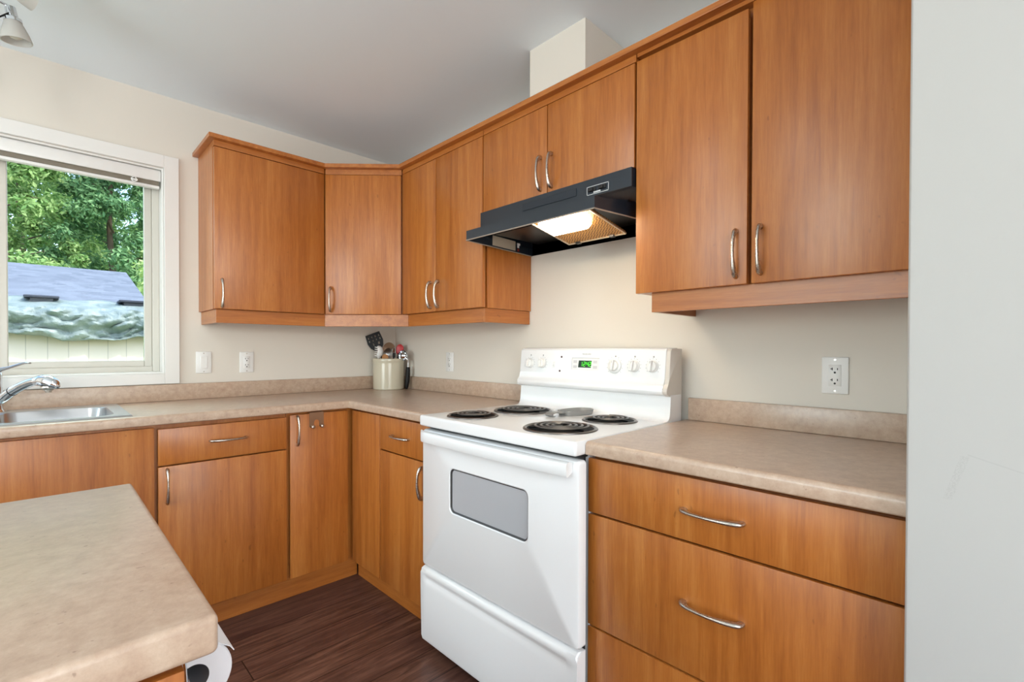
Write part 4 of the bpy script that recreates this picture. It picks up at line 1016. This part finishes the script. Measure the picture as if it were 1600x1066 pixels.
# ice cream scoop hooked on the rim, handle hanging down outside
t = thing('ice_cream_scoop', 'steel ice cream scoop hooked over the crock rim, black handle hanging down', 'scoop', tuple(at(.122, .0, 0)))
b = NB(); c = at(.102, .222, -.035); M = frame(c, vu, -vb+vr*-.5+vu*.5)
R1 = []
for rad, s in ((.030, 1), (.028, -1)):
    for k in range(9):
        a = PI/2*k/8; r = rad*math.sin(a); z = -rad*math.cos(a)
        R1.append((r, z))
for (o0, rad) in ((0, .036), (1, .034)):
    prof = [(rad*math.sin(PI/2*k/8), -rad*math.cos(PI/2*k/8)) for k in range(9)]
    q_ = (M.to_3x3() @ Vector((0, 0, 1))); lathe(b, prof, c, q_, 28)
bmesh.ops.remove_doubles(b, verts=b.verts, dist=1e-6); link_obj('bowl', b, CHROME, t, 60)
b = NB(); pts = spline([at(.118, .212, -.037), at(.131, .200, -.036), at(.1365, .180, -.034), at(.1365, .150, -.032), at(.136, .130, -.032)], 6); tube(b, pts, lerpl([.007, .010, .0065, .0055, .006], len(pts)), 12); link_obj('neck', b, CHROME, t, 40)
b = NB(); pts = spline([at(.1362, .147, -.032), at(.136, .133, -.032), at(.1345, .10, -.032), at(.1315, .055, -.032), at(.128, .022, -.032), at(.126, .003, -.032)], 5); tube(b, pts, lerpl([.0125, .0135, .0145, .0150, .0115, .0060], len(pts)), 16); link_obj('handle', b, RUBBER, t, 40)

# ------------------------------------------------------------------ ceiling light
fxx, fyy = -1.915, -.62
t = thing('ceiling_light', 'chrome ceiling spotlight with frosted glass bell shades near the window', 'light fixture', (fxx, fyy, CZ))
b = NB(); lathe(b, [(.065, 0), (.063, -.018), (.05, -.026), (.012, -.030), (.010, -.075), (0, -.075)], (fxx, fyy, CZ-.0005), n=32); link_obj('canopy', b, CHROME, t, 40)
def shade(c, ax, L=.066, r0=.020, r1=.041):
    ax = Vector(ax).normalized(); b = NB()
    lathe(b, [(r0, 0), (r0*1.35, L*.25), (r1*.86, L*.62), (r1, L), (r1-.003, L), (r1*.86-.003, L*.62), (r0*1.35-.003, L*.25), (r0-.003, 0)], c, ax, 28, close=True); s = link_obj('glass_shade', b, FROST, t, 50)
    b = NB(); lathe(b, [(.006, -.045), (.014, -.043), (.016, -.012), (.024, -.006), (.024, .004), (0, .004)], c, ax, 24); link_obj('socket', b, CHROME, t, 40)
    b = NB(); lathe(b, [(0, .012), (.010, .014), (.018, .030), (.020, .042), (.015, .054), (0, .060)], c, ax, 20); link_obj('bulb', b, mat('unlit_bulb_glass', srgb(236, 232, 222), .3), s, 50)
    return Vector(c)-ax*.04
arms = [((-1.832, -.60, 2.296), (.14, .05, -1)), ((-1.842, -.70, 2.362), (.8, .30, -.05)), ((-1.98, -.58, 2.30), (-.4, .1, -1))]
for c, ax in arms:
    e = shade(c, ax); b = NB(); st_ = Vector((fxx, fyy, CZ-.07)); tube(b, spline([st_, (st_+e)/2+Vector((0, 0, -.015)), e+Vector((0, 0, .004)), e], 5), .0045, 10); link_obj('arm', b, CHROME, t, 40)
b = NB(); tube(b, spline([(-1.838, -.612, 2.315), (-1.862, -.62, 2.285), (-1.885, -.625, 2.262), (-1.905, -.62, 2.272), (fxx, fyy, CZ-.072)], 6), .0026, 8); link_obj('cord', b, RUBBER, t, 40)

# ------------------------------------------------------------------ outdoors
GZ = -.9
b = NB(); box(b, -40, 40, .16, 60, GZ-.2, GZ); o = struct('ground', b, GRASS)
# shed
t = thing('shed', 'cream-sided shed with a grey-blue shingle roof outside the window', 'shed', (-3, 6.5, GZ))
y0, y1, xr = 4.90, 10.9, -.80
b = NB(); box(b, -8, xr-.02, y0, y1, GZ+.001, 1.55); link_obj('siding_wall', b, SIDING, t)
def roofz(y): return 1.675+.287*(y-5.0)
rw = NB(); zz = .06
pts = [(4.86, roofz(4.86)), (8.0, roofz(8.0)), (11.1, roofz(8.0)-.287*3.1), (11.1, roofz(8)-.287*3.1-zz), (8.0, roofz(8)-zz), (4.86, roofz(4.86)-zz)]
prism(rw, pts, 'x', -8.3, -.690); roof = link_obj('shingle_roof', rw, SHINGLE, t)
b = NB(); prism(b, [(4.92, 1.55), (10.9, 1.55), (8, 2.44)], 'x', -.86, -.83); link_obj('gable', b, SIDING, t)
for x in (-1.77, -.895):
    b = NB(); y = 5.22; z = roofz(y)
    box(b, x-.10, x+.10, y-.1, y+.1, z-.03, z+.045); box(b, x-.155, x+.155, y-.15, y+.15, z+.045, z+.075, .008, 1); link_obj('roof_vent', b, mat('dark_vent_metal', srgb(44, 48, 60), .4), t)
# tarp over the eave
b = NB(); nx, ns = 260, 34; grid = []
import mathutils
for i in range(nx+1):
    x = -6.0+5.9*i/nx if False else -4.6+4.3*i/nx
    colv = []
    sag = .035*math.sin(x*2.1+.6)+.02*math.sin(x*5.3)+.012*math.sin(x*13)
    for j in range(ns+1):
        s = j/ns
        if s < .25:
            k = s/.25; y = 5.35-.55*k; z = roofz(y)+.018+.015*math.sin(x*9+j)*(1-k)
        else:
            k = (s-.25)/.75; a = min(1, k/.2); y = 4.80-.10*math.sin(min(1, k*1.6)*PI)*.9-.02; z = roofz(4.86)+.018 - k*(.335-sag)
        nz = mathutils.noise.fractal(Vector((x*4.0, s*3.0, 1.3)), .8, 2, 5)*.075
        nz2 = abs(mathutils.noise.noise(Vector((x*4.6+s*3.5, s*3.2-x*.9, 9))))*.16
        e = 1 if s > .22 else .25
        colv.append(b.verts.new((x, y-(nz+nz2)*e-.03*(s > .25), z+nz*.35*e)))
    grid.append(colv)
for i in range(nx):
    for j in range(ns): b.faces.new((grid[i][j], grid[i+1][j], grid[i+1][j+1], grid[i][j+1]))
tp = single('tarp', b, TARP, (-2, 4.8, 1.3), 60); so = tp.modifiers.new('solid', 'SOLIDIFY'); so.thickness = .006
tag(tp, 'crumpled pale green tarp hanging over the eave of the shed', 'tarp')

def tree(name, label, x, y, h, cr, kind, nleaf, lsz, trunk=.14, low=0.0):
    t = thing(name, label, 'tree', (x, y, GZ), 'trees behind the shed')
    rnd = random.Random(int(x*97+y*31))
    b = NB(); pts = spline([(x, y, GZ-.02), (x+.1, y, GZ+h*.3), (x-.08, y+.1, GZ+h*.6), (x+.05, y, GZ+h*.92)], 4); tube(b, pts, lerpl([trunk, trunk*.7, trunk*.45, .02], len(pts)), 8)
    for k in range(14):
        z = GZ+h*(.2+.055*k); a = k*2.4; L = cr*(.75-.03*k)
        tube(b, [(x, y, z), (x+math.cos(a)*L*.5, y+math.sin(a)*L*.5, z+.25), (x+math.cos(a)*L, y+math.sin(a)*L, z+.35)], [.035, .022, .008], 5)
    link_obj('trunk', b, BARK, t, 60)
    verts = []; faces = []
    clumps = []
    for k in range(110):
        u = rnd.random(); z = GZ+h*(low+.12+.86*u); rr = cr*(1.0-.55*max(0, u-.45)/.55)*(.55+.5*rnd.random()); a = rnd.random()*2*PI
        clumps.append((Vector((x+math.cos(a)*rr, y+math.sin(a)*rr, z)), cr*(.18+.22*rnd.random())))
    for k in range(nleaf):
        c, s = clumps[int(rnd.random()*len(clumps))]
        d = Vector((rnd.gauss(0, 1), rnd.gauss(0, 1), rnd.gauss(0, 1))).normalized()*s*(.55+.5*rnd.random()); d.z *= .8; d *= rnd.random()**.4
        p = c+d; n = (Vector((rnd.gauss(0, .6), rnd.gauss(0, .6), rnd.gauss(0, .6)))+d.normalized()+Vector((0, 0, .5))).normalized()
        tt = n.orthogonal().normalized(); tt = Matrix.Rotation(rnd.random()*6.28, 3, n) @ tt; bb = n.cross(tt); L = lsz*(.6+.8*rnd.random()); W_ = L*.42
        i0 = len(verts); verts += [p-tt*L*.5, p-tt*L*.05+bb*W_*.5+n*L*.06, p+tt*L*.5, p-tt*L*.05-bb*W_*.5+n*L*.06]; faces.append((i0, i0+1, i0+2, i0+3))
    org = Vector((x, y, GZ)); me = bpy.data.meshes.new('foliage'); me.from_pydata([tuple(v-org) for v in verts], [], faces); me.materials.append(LEAF[kind])
    o = bpy.data.objects.new('foliage', me); COL.objects.link(o); o.parent = t
tree('broadleaf_tree', 'mid-green tree behind the left part of the shed roof', -2.35, 13.4, 8.5, 1.25, 0, 36000, .13)
tree('broadleaf_tree', 'deep green tree behind the ridge of the shed', -.35, 14.2, 9.0, 1.3, 1, 36000, .13)
tree('broadleaf_tree', 'bright yellow-green tree just past the right end of the shed roof', .22, 9.4, 4.4, .85, 2, 14000, .11)
tree('broadleaf_tree', 'tall mid-green tree rising behind the yellow-green one', 1.9, 16.4, 9.5, 1.5, 0, 20000, .16)
tree('broadleaf_tree', 'dense green tree behind the window mullion', -5.0, 14.0, 9.0, 1.7, 1, 20000, .16)
tree('broadleaf_tree', 'distant green tree filling the gap between nearer crowns', -2.2, 18.6, 11.5, 2.3, 0, 40000, .2)
tree('broadleaf_tree', 'distant deep green tree at the right of the window view', 2.7, 22.0, 13, 2.4, 1, 34000, .22)
tree('broadleaf_tree', 'distant pale green tree high above the shed ridge', -1.5, 27.0, 16, 2.4, 0, 40000, .24)
tree('broadleaf_tree', 'farthest deep green tree glimpsed left of the shed ridge', -4.6, 31.5, 18, 2.8, 1, 40000, .28)
